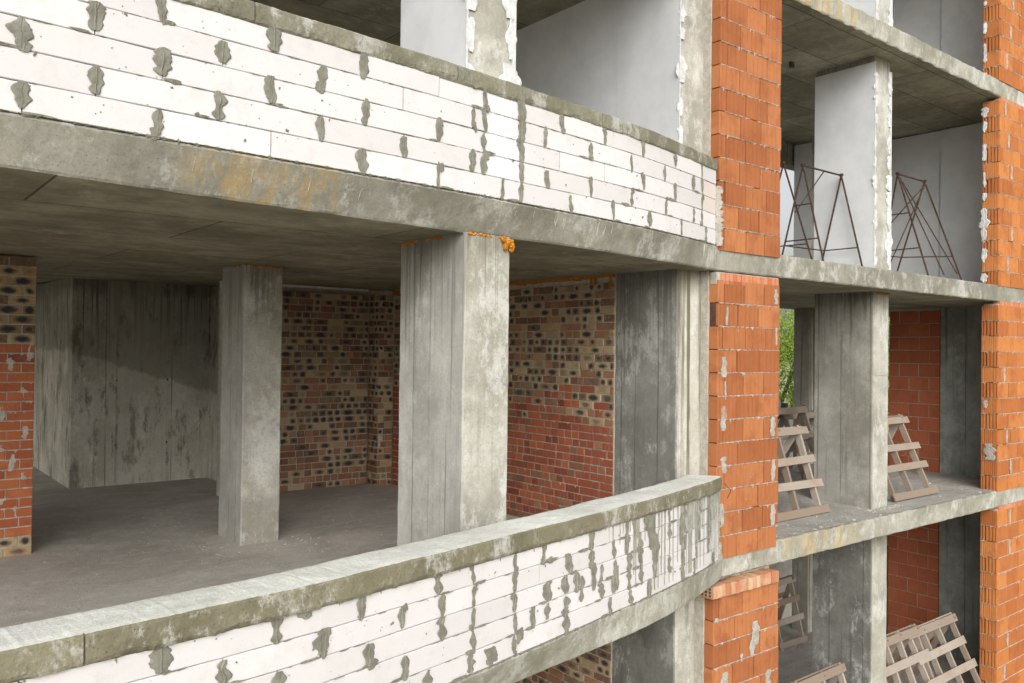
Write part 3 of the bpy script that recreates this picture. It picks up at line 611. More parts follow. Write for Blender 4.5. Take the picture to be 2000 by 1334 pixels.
# ---------------------------------------------------------------- generic flat brick wall
def wall(ro, origin, rot, L, courses, bond, bh, depth, mats_of, joint, seed, mort, limit=280, rib=None, core_y=.011, near=None, zfun=None, beds=True, mortar_mat_=None, jitter=.004, name='brick', bd=None):
    """courses: list of z (bottom of each course, wall-local). bond(r) -> list of x joints 0..L. rib -> function(w,h,mat) giving shared mesh"""
    rr = random.Random(seed); Rm = Matrix.Rotation(rot, 4, 'Z'); org = Vector(origin); inv = org - ro.location
    pieces = []
    for r, z0 in enumerate(courses):
        h = (bh(r) if callable(bh) else bh); js = bond(r)
        for a, b in zip(js, js[1:]):
            if b-a < .02: continue
            w = b-a-joint-((rr.uniform(.004, .02) if rr.random() < .22 else 0) if rib else 0); pieces.append((r, (a+b)/2, z0+h/2, w, h))
    if near: pieces.sort(key=near)
    stuff = MB(); nst = 0
    for i, (r, x, z, w, h) in enumerate(pieces):
        mat = mats_of(rr, r, x, z); loc = inv + Rm @ Vector((x, rr.uniform(-jitter, jitter), z)); v = rr.randrange(4)
        wq = round(w/.01)*.01
        if i < limit:
            if rib: me = rib(wq, h, mat, v)
            else: me = cached(('p', wq, round(h, 3), mat.name, v), lambda: piece(wq, h, depth, .004, v, mat, v*.23).mesh('brick', mat))
            link(name, me, ro, loc, (rr.uniform(-.006, .006), rr.uniform(-.004, .004), rot+rr.uniform(-.004, .004)), (w/wq, 1, 1))
        else:
            pm = piece(w, h, depth, .004, v, mat, rr.random()); k = len(stuff.v)
            mi = 0
            if not hasattr(stuff, 'ml'): stuff.ml = []
            if mat not in stuff.ml: stuff.ml.append(mat)
            mi = stuff.ml.index(mat)
            stuff.v += [tuple(loc + Rm @ Vector(p)) for p in pm.v]; stuff.f += [tuple(q+k for q in f) for f in pm.f]; stuff.mi += [mi]*len(pm.f); stuff.uv += pm.uv; stuff.tint += pm.tint; stuff.hasuv = True; nst += 1
    if nst: tag(stuff.build(name, stuff.ml, ro), kind='stuff')
    zt = courses[-1]+(bh(len(courses)-1) if callable(bh) else bh); m = MB()
    m.box(.016 if rib else .004, L-(.016 if rib else .004), core_y, depth-.004, courses[0]-.004, zt, mat=Matrix.Translation(inv) @ Rm); m.build('mortar', mort, ro)
    if beds:
        m = MB(); tmp = MB()
        for z0 in courses[1:]: ragged_bed(tmp, .01, L-.01, z0-.006, 0, rr, *(bd or (.7, .010, .004)))
        T_ = Matrix.Translation(inv) @ Rm; tmp.v = [tuple(T_ @ Vector(p)) for p in tmp.v]
        if tmp.v: tag(tmp.build('squeezed_mortar', mortar_mat_ or mort, ro), kind='stuff')
    return pieces
def bond_mix(L, seed, sw=.25, hw=.125, ph=.6):
    def f(r):
        rr = random.Random(seed*100+r); xs = [0]; x = rr.uniform(.05, .2)
        while x < L-.06: xs.append(x); x += hw if rr.random() < ph else sw
        return xs+[L]
    return f
def bond_run(L, w, off=0):
    def f(r):
        xs = [0]; x = (w/2 if (r+off) % 2 else w)
        while x < L-.04: xs.append(x); x += w
        return xs+[L]
    return f

# brick wall at the back of the bay, its pilaster, the side wall, the left pier
def back_courses(z0, z1, c): return [z0+i*c for i in range(int((z1-z0)/c+.01))]
wb = empty('brick_wall', (4.9, 11.95, 0), 'spotted brown brick wall at the back of the bay seen between the two inner columns', 'brick wall')
M_umber = block_mat('umber_brick', (.20,.09,.05), (.36,.19,.10), (.14,.075,.045), (.40,.33,.24))
spotm = lambda rr, r, x, z: M_umber if rr.random() < .16+.30*max(0, 1-z/1.6) else (M_spot if rr.random() < .5 else M_spot2)
wall(wb, (4.6, 11.95, 0), 0, 2.02, back_courses(0, 3.07, .1005), bond_mix(2.02, 1), .086, .12, spotm, .015, 31, M_pmortar, 300, near=lambda p: -p[1], bd=(.6, .009, .003))
wall_p = empty('brick_pilaster', (6.6, 11.63, 0), 'shallow spotted brick pilaster projecting at the right end of the back wall', 'pilaster')
wall(wall_p, (6.62, 11.63, 0), 0, .27, back_courses(0, 3.07, .1005), bond_mix(.27, 2), .088, .12, spotm, .012, 32, M_pmortar, 300, beds=False)
wall(wall_p, (6.62, 11.95, 0), -math.pi/2, .32, back_courses(0, 3.07, .1005), bond_mix(.32, 3), .088, .1, spotm, .012, 33, M_pmortar, 300, beds=False, name='side_brick')
m = MB(); m.box(-.6, 2.5, .13, .25, 0, 3.14); m.build('brick_backing', M_pmortar, wb, (0, 0, 0)); m = MB(); m.box(0, 2.3, 0, .04, 0, .05); fo = m.build('foam_strip', M_foam_d, wb, (-.3, .01, 3.085)); m = MB(); m.box(0, 1.9, -.01, .02, 0, .03); m.build('foam_sheet', M_plaster_w, wb, (-.2, .002, 3.07))

def bw_mats(rr, r, x, z):   # local x runs towards the street
    lim = 1.60+.14*math.sin(x*2.1)+rr.gauss(0, .16)-(.16 if x > 2 else 0)
    if z < lim: return M_umber if rr.random() < .12 else M_redbrick
    return M_umber if rr.random() < .2 else (M_spot if rr.random() < .55 else M_spot2)
XW = 6.885
for lv, lab in ((0, 'side brick wall of the curved bay, spotted tan bricks above and plain red bricks below'), (-1, 'lower-storey spotted side brick wall seen under the curved slab')):
    ws = empty('brick_wall', (XW, 6.74, lv*H), lab, 'brick wall'); L = 11.62-6.742
    mf = bw_mats if lv == 0 else spotm
    wall(ws, (XW, 11.62, lv*H), -math.pi/2, L, back_courses(0, 3.03, .0925), bond_mix(L, 5+lv, ph=.7 if lv == 0 else .4), .079, .12, mf, .014, 34+lv, M_pmortar, 300, near=(lambda p: abs(p[1]-3.6)) if lv == 0 else (lambda p: -p[2]-p[1]), bd=(.75, .011, .004))
    m = MB(); m.box(.02, .11, 0, L, 2.94, 3.2); m.build('wall_head_mortar', M_pmortar, ws)
    if lv == 0:
        m = MB(); rr = random.Random(9); x = 0
        while x < L-.05:
            L2 = rr.uniform(.05, .12); h = rr.uniform(.015, .035); m.box(-.012-rr.random()*.01, .03, 6.75+x, 6.75+x+L2, 3.025-h, 3.07); x += L2
        m.box(-.016, 0, 6.80, 6.82, 2.86, 3.03); m.box(-.016, 0, 7.05, 7.075, 2.92, 3.03); m.box(-.014, 0, 7.12, 7.14, 2.95, 3.03)
        m.v = [(v[0], v[1]-6.74, v[2]) for v in m.v]; m.build('foam_bead', M_foam_d, ws)

lp = empty('brick_pier', (1.58, 9.85, 0), 'red brick pier at the left edge of the picture with spotted top bricks', 'brick pier')
def lp_mats(rr, r, x, z): return (M_spot if rr.random() < .5 else M_spot2) if (z > 2.2 or z < .19) else (M_header_red if rr.random() < .82 else M_redbrick)
M_header_red = block_mat('orange_red_brick', (.32,.085,.035), (.46,.145,.055), (.24,.07,.04), (.40,.33,.25))
wall(lp, (-.92, 9.84, 0), 0, 2.5, back_courses(0, 3.06, .0985), bond_run(2.5, .25), .084, .25, lp_mats, .012, 36, M_pmortar, 300, near=lambda p: -p[1], mortar_mat_=M_pmortar, bd=(.5, .014, .004))
rr = random.Random(12)
for z, x in ((1.95,2.28),(1.65,2.40),(1.75,2.15),(1.25,2.42),(.95,2.3),(1.05,2.2),(.75,2.42),(.6,2.2),(.45,2.35),(2.08,2.45),(.3,2.12),(1.45,2.2)):
    link('mortar_patch', LPM[rr.randrange(6)], lp, (-.92+x-1.58, -.007, z), (0, rr.uniform(-.2,.2), 0), (rr.uniform(.05,.085), .05, rr.uniform(.10,.19)))

# poured concrete wall in the back left
cw = empty('concrete_wall', (2.72, 13.95, 0), 'dark stained poured concrete wall in the back left of the bay', 'concrete wall')
m = MB(); m.box(0, 2.3, 0, .25, 0, 3.17); m.box(-.004, .25, .25, 5.5, 0, 3.2); m.build('wall_face', M_backwall, cw)
m = MB(); m.box(2.05, 2.3, -2.0, 0, 0, 3.14); m.build('return_wall', M_backwall, cw)
m = MB(); rr = random.Random(4)
for x in (.62, 1.38):
    for z in (.62, 1.62): 
        for k in range(10):
            a, b = k*math.tau/10, (k+1)*math.tau/10; m.face([(x+.0*1, -.002, z)]+[(x+.022*math.cos(t), -.003, z+.022*math.sin(t)) for t in (a, b)])
m.build('tie_hole', M_post, cw)
m = MB(); m.box(.60, .625, -.012, .003, 0, 3.1); m.box(1.36, 1.375, -.010, .003, 0, 3.1); m.box(.3, .31, -.006, .003, 0, 3.1); m.build('formwork_fin', M_backwall, cw)
m = MB(); m.box(-3, 20, 0, .3, 0, H-T); 
ew = tag(m.build('rear_wall', M_backwall, None, (-3, 20, 0)), 'far concrete wall closing the back of the middle storey', 'concrete wall'); ew.data.transform(Matrix.Scale(10.36/23, 4, (1,0,0)))

# ---------------------------------------------------------------- orange hollow block piers
def rib_front(w, h, mat, v): return cached(('rib', w, round(h, 3), mat.name, v), lambda: ribbed(w, h, .118, .0205, .014, mat, v))
def rib_deep(w, h, mat, v): return cached(('ribd', w, round(h, 3), mat.name, v), lambda: ribbed(w, h, .12, .05, .018, mat, v))
def rib_any(w, h, mat, v): return rib_front(w, h, mat, v)
def pier_bond(L, mode):
    def f(r):
        q = random.Random(mode*31+r); j = lambda a=.022: q.uniform(-a, a)
        if (r+mode) % 2: return [0, .37+j(), .74+j(), L] if L < 1.3 else [0]+[.385*i+j() for i in range(1, int(L/.385)+1)]+[L]
        xs = [0, .125+j(.03)]; x = .125+.365
        while x < L-.06: xs.append(x+j() if x < L-.12 else x); x += .365
        return xs+[L]
    return f
def pier_main(lv, z0, nrow, label, head, seed, xl=7.30, xr=8.44, yf=5.622, mat=None):
    ro = empty('block_pier', (xl, yf, lv*H), label, 'brick pier', 'orange hollow block piers'); L = xr-xl; zz = [z0+.25*i for i in range(nrow)]; mat = mat or M_block
    wall(ro, (xl, yf, lv*H), 0, L, zz, pier_bond(L, seed), .238, .12, lambda rr, r, x, z: mat, .015, seed, M_core, 300, rib=rib_any, core_y=.035, mortar_mat_=M_bed, jitter=.007, name='hollow_block', bd=(.97, .0125, .008))
    m = MB(); m.box(-.012, L-.02, .119, .235, -.03, 3.03 if lv < 1 else 3.2); m.build('mortar_backing', M_pmortar, ro)
    return ro
PA = pier_main(0, -.055, 12, 'orange hollow block pier of the middle storey topped by a course of upright bricks', True, 51)
PB = pier_main(1, -.045, 13, 'tall orange hollow block pier of the upper storey above the middle slab edge', False, 52)
PC = pier_main(-1, -.135, 12, 'orange hollow block pier of the lower storey under a tilted course of pale bricks', True, 53, xl=7.24, xr=8.44, yf=5.60)
# upright brick course on top of the middle pier
rr = random.Random(6); x = .07
while x < 1.12:
    w = .062; me = cached(('h', v := rr.randrange(4)), lambda: piece(.062, .118, .11, .003, v, M_header, 0).mesh('header', M_header))
    link('upright_brick', me, PA, (x+.031, .006+rr.uniform(-.004,.004), 2.95+.003), (0, rr.uniform(-.03,.03), 0)); x += .071
m = MB(); m.box(.0, 1.13, .02, .10, 2.89, 3.02); m.build('mortar', M_pmortar, PA)
# loose tilted brick course above the lower pier: pale bricks stepping out to the left
x = -.06; i = 0
while x < 1.12:
    w = .072; me = cached(('hp', v := rr.randrange(4)), lambda: piece(.07, .125, .25, .003, v, M_pale, 0, .004, .004).mesh('pale', M_pale))
    link('tilted_brick', me, PC, (x+.035, -.05+rr.uniform(-.012,.012), 2.932+rr.uniform(-.006,.006)), (rr.uniform(-.05,.02), rr.uniform(-.06,.06), rr.uniform(-.04,.04))); x += .075; i += 1
m = MB()
for a in range(3):
    for b in range(4): m.box(-.098, -.094, -.02+b*.05, .005+b*.05, 2.885+a*.036, 2.905+a*.036)
m.v = [(v[0]+.032, v[1], v[2]) for v in m.v]; m.build('brick_core_hole', M_post, PC)
m = MB(); m.box(-.03, 1.16, -.02, .12, 2.855, 2.872); m.build('mortar', M_mortar, PC)
def patches(ro, pts, seed, meshes=PM, y=-.003):
    rr = random.Random(seed)
    for x, z, w, h in pts: link('mortar_patch', meshes[rr.randrange(8)], ro, (x, y, z), (0, rr.uniform(-.06,.06), 0), (w, .045, h))
patches(PA, [(1.06,2.80,.07,.17),(.12,2.0,.09,.22),(.12,1.45,.09,.27),(1.02,1.32,.09,.22),(.13,.95,.09,.18),(1.03,.82,.08,.24),(.10,.42,.07,.24),(1.03,.32,.09,.24),(.07,-.0,.08,.26),(1.07,2.35,.03,.2),(.16,2.55,.04,.2),(.14,1.75,.03,.2)], 1)
patches(PC, [(.75,2.35,.13,.27),(.70,2.2,.10,.2),(.22,1.9,.12,.28),(1.0,1.75,.10,.28),(.2,1.65,.06,.2),(.06,2.62,.06,.05),(.5,2.15,.05,.06)], 2)
# mortar fillet between parapets and piers
for lv, z0, z1 in ((1, H+.0, H+.62), (0, 0, .72)):
    ro = PB if lv else PA
    for k in range(6):
        z = z0+(z1-z0)*(k+.5)/6; link('mortar_patch', PM[k], ro, (-.015, -.01, z-lv*H), (0, .1*(k % 3-1), -.5), (.10, .12, (z1-z0)/5))

# right-hand pier: side face with flutes plus combed street face
def pier_right(lv, label, seed, top=3.03, blobs=False):
    xl, yf, dep = 14.47, 5.63, .262; ro = empty('block_pier', (xl, yf, lv*H), label, 'brick pier', 'orange hollow block piers')
    n_ = 12; zz = [.005+.25*i-.02 for i in range(n_)]; L = 4.4
    wall(ro, (xl+.004, yf, lv*H), 0, L, zz, pier_bond(L, seed), .238, .118, lambda rr, r, x, z: M_block2, .011, seed, M_core, 300, rib=lambda w, h, mat, v: cached(('ribp', w, mat.name, v), lambda: ribbed(w, .238, .118, .033, .006, mat, v)), core_y=.03, mortar_mat_=M_bed, name='hollow_block', bd=(.97, .013, .008))
    rr = random.Random(seed)
    for r, z in enumerate(zz):
        deep = r % 2 == 0; v = rr.randrange(3)
        me = cached(('side', deep, v), lambda: ribbed(.25, .238, .12, .05 if deep else .03, .026 if deep else .004, M_block2, v))
        link('side_block', me, ro, (-.002+rr.uniform(-.003,.003), .004+.129, z+.119), (0, 0, -math.pi/2))
    m = MB(); m.box(.06, .2, .03, .25, -.02, 3.0); m.build('mortar', M_pmortar, ro)
    m = MB(); tmp = MB()
    for z0 in zz[1:]: ragged_bed(tmp, .0, .25, z0-.006, 0, rr, .85, .012, .006)
    T_ = Matrix.Translation((-.004, .262, 0)) @ Matrix.Rotation(-math.pi/2, 4, 'Z'); tmp.v = [tuple(T_ @ Vector(p)) for p in tmp.v]; tag(tmp.build('squeezed_mortar', M_mortar, ro), kind='stuff')
    x = .02
    while x < 2.6:
        me = cached(('h', v := rr.randrange(4)), lambda: piece(.062, .118, .11, .003, v, M_header, 0).mesh('header', M_header)) if ('h', v) in _cache else piece(.062, .118, .11, .003, v, M_header, 0).mesh('header', M_header)
        if x > .06: link('upright_brick', me, ro, (x+.031, .01, 2.975+.06-.035), (0, rr.uniform(-.05,.05), 0), (1, 1, .72))
        x += .071
    if blobs:
        z = .12
        while z < 2.9:
            link('plaster_patch', PW[rr.randrange(8)], ro, (-.006, .262-.035, z), (rr.uniform(-.2,.2), 0, -math.pi/2), (rr.uniform(.05,.16), .12, rr.uniform(.07,.26))); z += rr.uniform(.12, .42)
    for r in range(1, n_, 2):
        if rr.random() < .75: link('mortar_patch', PM[rr.randrange(8)], ro, (.20+rr.uniform(-.02,.3), -.003, zz[r]+.12), None, (.07, .05, .22))
    return ro
pier_right(0, 'right-hand orange block pier of the middle storey with grooved end faces', 61)
pier_right(1, 'right-hand orange block pier of the upper storey with white plaster lumps along its edge', 62, blobs=True)
pier_right(2, 'right-hand orange block pier of the top storey at the upper right corner', 63, blobs=True)
pier_right(-1, 'right-hand orange block pier of the lower storey beside the big slatted trestle', 64)
PR0 = [o for o in col.objects if o.get('label', '').startswith('right-hand orange block pier of the middle')][0]
link('mortar_patch', PM[2], PR0, (-.008, .13, .62), (0, 0, -math.pi/2), (.17, .12, .26)); link('mortar_patch', PM[4], PR0, (-.008, .19, 1.38), (0, 0, -math.pi/2), (.08, .1, .12))

# deep red block walls at the end of the right bay
for lv, lab in ((0, 'deep red hollow block wall at the end of the middle right bay'), (-1, 'deep red hollow block wall at the end of the lower right bay')):
    ro = empty('block_wall', (15.80, 7.15, lv*H), lab, 'block wall'); L = 8.104-7.148
    wall(ro, (15.80, 8.104, lv*H), -math.pi/2, L, [.004+.25*i for i in range(12)], lambda r: ([0, .19, .57, L] if r % 2 else [0, .38, .76, L]), .238, .20, lambda rr, r, x, z: M_redblk, .008, 70+lv, M_pmortar, 300,
         rib=lambda w, h, mat, v: cached(('ribr', w, mat.name, v), lambda: ribbed(w, .238, .2, .0148, .0025, mat, v)), core_y=.008, mortar_mat_=M_pmortar, name='hollow_block', bd=(.6, .008, .003))
    patches_ = [(15.79, 7.85, 2.3), (15.79, 7.5, 2.35)]
# smooth plastered walls of the upper storeys
for lv in (1, 2):
    m = MB(); m.box(0, .2, 0, .95, 0, 3.02-(.0 if lv == 1 else 0))
    o = m.build('plastered_wall', M_plaster, None, (15.85, 7.148, lv*H)); tag(o, ('smooth grey plastered end wall behind the rusty trestles, upper storey' if lv == 1 else 'smooth grey plastered end wall in the top storey of the right bay'), 'plastered wall')
m = MB(); m.box(0, .2, 0, 13.2, 0, 3.06); o = m.build('plastered_wall', M_plaster, None, (XW-.004, 6.745, H)); tag(o, 'long grey plastered wall behind the upper curved parapet, left of the tall orange pier', 'plastered wall')
# down-stand beam at the rear of the upper storey
m = MB(); m.box(0, 3.6, 0, .25, 0, .44); o = m.build('lintel_beam', M_soffit2, None, (13.9, 9.62, 2*H-T-.42)); tag(o, 'concrete beam hanging at the rear of the upper storey above the strip of white sky', 'beam')

# ---------------------------------------------------------------- orange foam lump on the centre column
def lump(pts, seed, mat, parent, name='foam_lump', loc=(0,0,0)):
    import bmesh
    bm = bmesh.new()
    for (x, y, z, r) in pts:
        q = bmesh.ops.create_icosphere(bm, subdivisions=3, radius=r)
        for v in q['verts']:
            d = v.co.normalized(); s = 1+.35*noise.noise(d*2.6+Vector((x*30, z*30, seed)))+.18*noise.noise(d*7+Vector((seed, x*9, 0))); v.co = d*r*s+Vector((x, y, z))
    me = bpy.data.meshes.new(name); bm.to_mesh(me); bm.free(); me.materials.append(mat); me.polygons.foreach_set('use_smooth', [True]*len(me.polygons))
    return link(name, me, parent, loc)
rr = random.Random(31); fp = [(.355,-.02,2.985,.032),(.39,-.022,2.965,.038),(.372,-.02,2.93,.024),(.366,-.02,2.905,.017),(.42,-.026,2.965,.034),(.438,-.028,2.935,.030),(.442,-.028,2.905,.026),(.428,-.028,2.888,.016),(.372,-.018,2.893,.012),(.335,-.01,2.998,.018),(.32,-.006,3.008,.014)]
fp += [(x+rr.uniform(-.8,.8)*r, y-r*.6+rr.uniform(-.3,.2)*r, z+rr.uniform(-.8,.8)*r, rr.uniform(.006,.013)) for x, y, z, r in fp[:8] for _ in range(5)]
fp = [(.39+(x-.39)*.8, y*.8, 2.99+(z-2.96)*.8, r*.8) for x, y, z, r in fp]
lump(fp, 3, M_foam, C3)
def foam_line(parent, pts, w, seed, mat=M_foam_d):
    q = random.Random(seed); L = []
    for (x0, y0, z0), (x1, y1, z1), k in pts:
        for i in range(k):
            t = (i+q.random())/k; L.append((x0+(x1-x0)*t, y0+(y1-y0)*t, z0+(z1-z0)*t+q.uniform(-.006,.006), w*q.uniform(.4, 1.2)))
    return lump(L, seed, mat, parent, 'foam_bead')
foam_line(C3, [((.03,-.0,3.03),(.25,-.0,3.03),22)], .011, 5, M_foam)
foam_line(C3, [((.0,.30,3.035),(.0,.52,3.035),12),((.0,.68,3.035),(.0,.93,3.03),20)], .016, 6)
foam_line(C2, [((.0,.0,3.05),(.42,.0,3.045),26),((.0,.1,3.05),(.0,.4,3.05),8)], .013, 7)
lump([(.44,-.0,3.015,.018)], 7, M_foam_d, C4, 'foam_bead')
lump([(.1+.05*i,-.004,3.02,.018) for i in range(7)], 8, M_foam_d, C5, 'foam_bead')

# ---------------------------------------------------------------- slatted wooden trestles
def bar(m, a, b, up_, w, t):
    "rectangular bar from a to b; up_ roughly the direction of its width w, thickness t"
    a, b = Vector(a), Vector(b); d = (b-a).normalized(); s = d.cross(Vector(up_)).normalized(); u = s.cross(d)
    P = [p+u*i*w/2+s*j*t/2 for p in (a, b) for i, j in ((-1,-1),(1,-1),(1,1),(-1,1))]
    m.add(P, [(3,2,1,0),(4,5,6,7),(0,1,5,4),(1,2,6,5),(2,3,7,6),(3,0,4,7)])
def trestle(label, x0, x1, zf, h, yb, ya, slats, rails, seed, yback=None, skew=0., back=True, sw=.105):
    rr = random.Random(seed); ro = empty('wooden_trestle', (x0, yb, zf), label, 'trestle', 'slatted wooden trestles'); org = Vector((x0, yb, zf))
    for side in ((0, 1) if back else (0,)):
        y_foot = yb if side == 0 else (yback or 2*ya-yb); 
        pt = lambda x, t, off=0: Vector((x+skew*t*h, y_foot+(ya-y_foot)*t, zf+h*t))+nrm*off-org
        nrm = Vector((0, -h, (ya-y_foot))).normalized() if side == 0 else Vector((0, h, -(ya-y_foot))).normalized()
        if side == 1: nrm = Vector((0, h, (y_foot-ya))).normalized()
        else: nrm = Vector((0, -h, (ya-y_foot))).normalized()
        for xr_ in rails:
            m = MB(); bar(m, pt(xr_, .0, -.03), pt(xr_+rr.uniform(-.01,.01), 1.0+.02*rr.random(), -.03), nrm, .085, .04); m.build('rail', M_wood, ro)
        for s in slats:
            m = MB(); e = rr.uniform(-.02, .03); bar(m, pt(x0-rr.uniform(0,.03), s+rr.uniform(-.008,.008), .025), pt(x1+e, s+rr.uniform(-.008,.008), .025), pt(x0, 1)-pt(x0, 0), sw, .022)
            m.build('slat', M_wood, ro)
    return ro
trestle('slatted wooden trestle between the middle orange pier and the wide grey column', 9.25, 10.53, 0.01, 1.12, 6.24, 6.76, (.045,.335,.60,.94), (9.34, 9.86, 10.38), 1, 7.4, .2)
trestle('slatted wooden trestle to the right of the wide grey column, middle storey', 12.0, 13.35, 0.01, 1.18, 6.06, 6.62, (.045,.37,.60,.94), (12.08, 12.62, 13.17), 2, 7.2, .05)
trestle('dark wooden trestle in the shade behind the wide grey column', 12.6, 13.75, 0.01, 1.15, 7.9, 8.35, (.06,.35,.62,.92), (12.7, 13.2, 13.65), 3, 8.9)
trestle('wooden trestle leaning far back near the rear floor edge, middle storey', 11.6, 12.75, 0.01, 1.3, 7.55, 8.0, (.06,.62,.92), (11.7, 12.7), 4, 8.5)
trestle('large slatted wooden trestle in the lower right bay, its ridge board tilted', 12.9, 14.5, -H+.01, 1.17, 5.76, 6.30, (.10,.40,.68,.965), (13.0, 13.42, 13.9, 14.42), 5, 6.95, -.05, sw=.12)
trestle('second slatted trestle nested beside the large one in the lower right bay', 11.75, 13.2, -H+.01, 1.24, 5.80, 6.30, (.08,.68,.95), (11.85, 12.2, 12.6, 13.12), 6, 6.9, sw=.12)
trestle('slatted trestle at the bottom edge of the picture left of the lower dark column', 9.7, 10.95, -H+.01, 1.16, 5.78, 6.25, (.08,.65,.95), (9.8, 10.4, 10.86), 7, 6.8)
trestle('shaded wooden trestle deep in the lower storey beside the orange pier', 13.45, 14.35, -H+.01, 1.2, 8.9, 9.2, (.08,.40,.68,.95), (13.55, 14.25), 8, 9.6)

# ---------------------------------------------------------------- rusty steel trestles of the upper storey
def rod(ro, name, a, b, r=.013): 
    o = ro.location; m = MB(); tube(m, Vector(a)-o, Vector(b)-o, r); return m.build(name, M_rust, ro)
def steel(label, La, Ra, yf, yb, zt, feet, seed, extra=()):
    "La, Ra: x of the two apexes; feet: front/back x at each end"
    ro = empty('steel_trestle', ((La+Ra)/2, (yf+yb)/2, H), label, 'trestle', 'rusty steel trestles'); ya = (yf+yb)/2; z0 = H+.005
    A, B = Vector((La, ya, zt)), Vector((Ra, ya, zt)); lf, lb, rf, rb = [Vector((x, y, z0)) for x, y in zip(feet, (yf, yb, yf, yb))]
    rod(ro, 'top_rail', A, B, .013)
    for a, b in ((A, lf), (A, lb), (B, rf), (B, rb)): rod(ro, 'leg', a, b)
    for a, b, t in ((A, (lf, lb), .28), (B, (rf, rb), .25), (A, (lf, lb), .62)):
        s = 1-t; rod(ro, 'crossbar', a.lerp(b[0], s), a.lerp(b[1], s), .009)
    rod(ro, 'tie_bar', B.lerp(rb, .75), A.lerp(lb, .76), .009)
    for e in extra: rod(ro, 'brace', *e, .009)
    for p in (A, B):
        m = MB(); tube(m, p-ro.location+Vector((-.025, 0, 0)), p-ro.location+Vector((.025, 0, .012)), .024); m.build('hook', M_rust, ro)
    return ro
steel('rusty steel trestle with a straight top rail in front of the plastered column, upper storey', 10.17, 11.14, 6.09, 6.78, 4.71, (10.15, 10.14, 11.14, 11.15), 1,
      [((10.70, 6.44, 4.71), (10.25, 6.6, 4.1))])
steel('rusty steel trestle half hidden behind the tall orange pier', 9.5, 10.49, 6.5, 7.4, 4.87, (9.4, 9.7, 10.60, 10.5), 2)
steel('rusty steel trestle with crossed diagonals right of the plastered column, upper storey', 12.30, 13.15, 5.80, 6.60, 4.86, (12.45, 12.50, 13.55, 13.0), 3,
      [((12.30, 6.2, 4.86), (13.50, 5.85, 3.42)), ((13.15, 6.2, 4.8), (12.25, 6.5, 3.9)), ((13.15, 6.2, 4.8), (12.48, 6.5, 3.32)), ((12.30, 6.2, 4.86), (12.95, 5.8, 3.36))])

# ---------------------------------------------------------------- debris, hose
rr = random.Random(77); m = MB()
def chunk(m, x, y, z, s):
    P = [(x+s*rr.uniform(.6,1)*a, y+s*rr.uniform(.6,1)*b, z+s*.6*(c+1)*rr.uniform(.6,1)) for a in (-1,1) for b in (-1,1) for c in (-1,1)]
    m.add(P, [(0,1,3,2),(4,6,7,5),(0,4,5,1),(2,3,7,6),(0,2,6,4),(1,5,7,3)])
for i in range(1300):
    x = rr.uniform(8.3, 14.6); y = Y0+.06+rr.random()**2*2.2; chunk(m, x, y, .004, rr.uniform(.002, .008) if rr.random() < .96 else rr.uniform(.01, .022))
for i in range(500): chunk(m, rr.uniform(8.3, 14.6), rr.uniform(5.75, 9.5), .004-H, rr.uniform(.004, .018))
for i in range(400): 
    x, y = rr.uniform(1.5, 6.7), rr.uniform(5.2, 11.5); chunk(m, x, y, 0, rr.uniform(.002, .006))
for i in range(90): chunk(m, rr.uniform(3.0, 4.3), 8.9+rr.gauss(0, .2), 0, rr.uniform(.003, .009))
for i in range(160): chunk(m, rr.uniform(11.0, 12.0), 5.98-rr.random()*.12, .004, rr.uniform(.004, .012))
tag(m.build('rubble', M_bed), 'small mortar crumbs and grit scattered over the bare floors', 'rubble', kind='stuff')
for i, (x, y, z) in enumerate(((9.35,6.35,H),(9.55,6.5,H))):
    me = piece(.22, .11, .10, .006, i, M_redbrick, 0, .006, .008).mesh('broken', M_redbrick); o = link('broken_brick', me, None, (x, y, z+.056), (0, .1, .5+i)); tag(o, ('broken red brick on the upper slab right of the tall pier, nearer the pier' if i == 0 else 'broken red brick on the upper slab under the rusty trestle'), 'brick')
m = MB(); pr = None
for i in range(25):
    t = i/24; p = Vector((9.3+1.25*t, 6.42+.10*math.sin(t*6), .02+.0*t))
    if pr is not None: tube(m, pr, p, .012)
    pr = p
tag(m.build('hose', M_hose), 'thin yellow hose lying under the left slatted trestle', 'hose')

# ---------------------------------------------------------------- far things: trees, white brick building with a dish
def tree(x, y, zb, h, r, seed, label):
    rr = random.Random(seed); ro = empty('broadleaf_tree', (x, y, zb), label, 'tree', 'trees beyond the building')
    m = MB(); tube(m, (0,0,0), (0,0,h*.6), .22, 8)
    for k in range(7):
        a = rr.uniform(0, 6.28); z = h*rr.uniform(.3, .55); tube(m, (0,0,z), (r*.7*math.cos(a), r*.7*math.sin(a), z+h*.25), .07, 5)
    m.build('trunk', M_trunk, ro); m = MB(); cl = []
    for k in range(60):
        a, b = rr.uniform(0, 6.28), math.acos(rr.uniform(-.8, 1)); q = rr.uniform(.45, 1); cl.append(Vector((r*q*math.sin(b)*math.cos(a), r*q*math.sin(b)*math.sin(a), h*.62+h*.38*q*math.cos(b))))
    for c in cl:
        s = rr.uniform(.5, 1.1)*r*.28
        for k in range(330):
            p = c+Vector((rr.gauss(0,1), rr.gauss(0,1), rr.gauss(0,.8)))*s*.55; n_ = Vector((rr.gauss(0,1), rr.gauss(0,1), rr.gauss(.8,1))).normalized(); t = n_.orthogonal().normalized(); b = n_.cross(t); L = rr.uniform(.03, .065)
            m.face([p-t*L, p-b*L*.6, p+t*L, p+b*L*.6])
    m.build('crown', M_leaf, ro)
tree(25.5, 17.5, -7.6, 13.0, 4.0, 1, 'bright green tree filling the gap right of the middle orange pier')
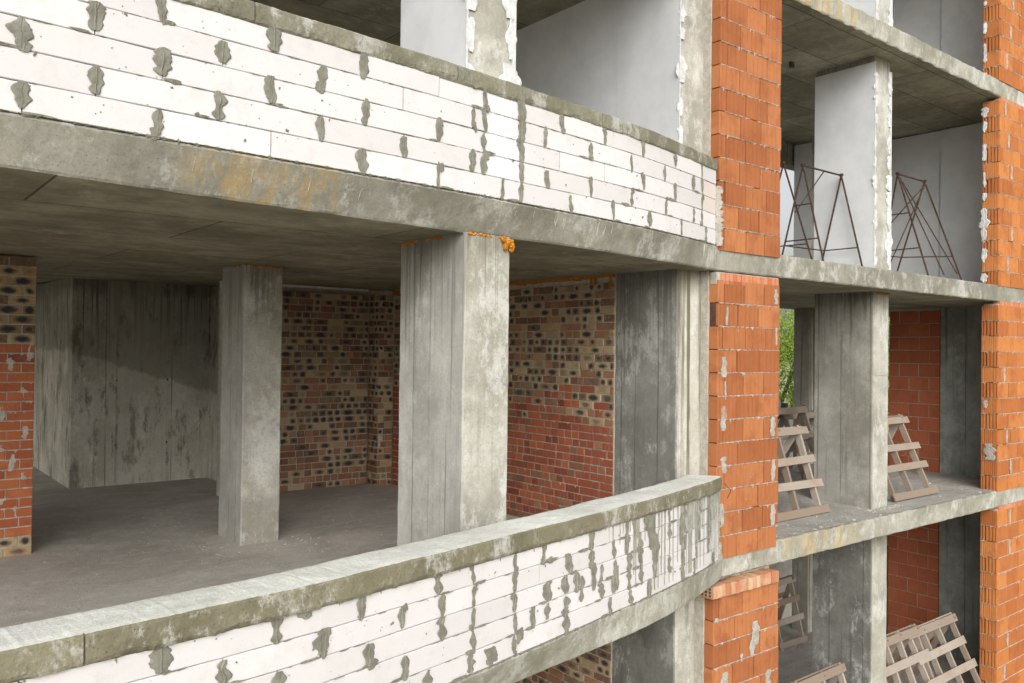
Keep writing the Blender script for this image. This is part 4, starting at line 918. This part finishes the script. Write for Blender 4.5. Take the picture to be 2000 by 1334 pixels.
tree(31.0, 19.8, -7.6, 14.0, 4.4, 2, 'green tree standing behind the nearer one beyond the building')
tree(21.0, 10.8, -7.6, 12.0, 3.0, 3, 'green tree glimpsed between the wide grey column and the deep red wall')
nb = empty('white_brick_building', (24, 14, -7.6), 'low white brick building below the trees beyond the rear floor edge', 'building')
wd = Vector((.8363, .5482, 0)); c0 = wd*19.5
m = MB(); m.box(-3, 3, 0, 3, 0, 8.3); 
ang = math.atan2(.8363, -.5482)
ob = m.build('wall', M_roofwhite, nb, (c0.x-24, c0.y-14, 0)); ob.rotation_euler = (0, 0, math.atan2(-.5482, .8363)*0)
m = MB()
for r in range(22):
    for k in range(24):
        x0 = -3+.25*k+(.125 if r % 2 else 0); m.box(x0+.006, min(3, x0+.244), -.006, .01, 8.29-.085*(r+1)+.006, 8.29-.085*r)
tag(m.build('face_bricks', M_roofwhite, nb, (c0.x-24, c0.y-14, 0)), kind='stuff')
ds = empty('satellite_dish', (c0.x-.12, c0.y+.3, .7), 'white round satellite dish on the low building beside the green trees', 'satellite dish')
m = MB(); P = [(0,0,0)]; F = []
for ring in range(1, 5):
    for k in range(20): a = k*math.tau/20; q = ring/4; P.append((.26*q*math.cos(a), -.08*q*q, .26*q*math.sin(a)))
for k in range(20): F.append((0, 1+(k+1)%20, 1+k))
for ring in range(3):
    for k in range(20): a, b = 1+ring*20+k, 1+ring*20+(k+1)%20; F.append((a, b, b+20, a+20))
m.add(P, F); m.build('reflector', M_dish, ds, (0,0,.32)); m = MB(); tube(m, (0,0,0), (0,0,.3), .02); m.build('mast', M_post, ds)
m = MB(); m.box(-.05, .05, -.05, .05, 0, .35); tag(m.build('chimney_pipe', M_post, None, (c0.x+.25, c0.y+.2, .7)), 'short dark pipe on the low building right of the white dish', 'pipe')

m = MB(); m.box(-.035, .035, -.02, .02, -.05, .04); m.box(-.015, .015, -.015, .015, .0, .12)
tag(m.build('ceiling_hook', M_post, None, (10.6, 6.9, 2*H-T-.03)), 'small dark anchor hanging from the slab underside right of the tall pier', 'anchor')
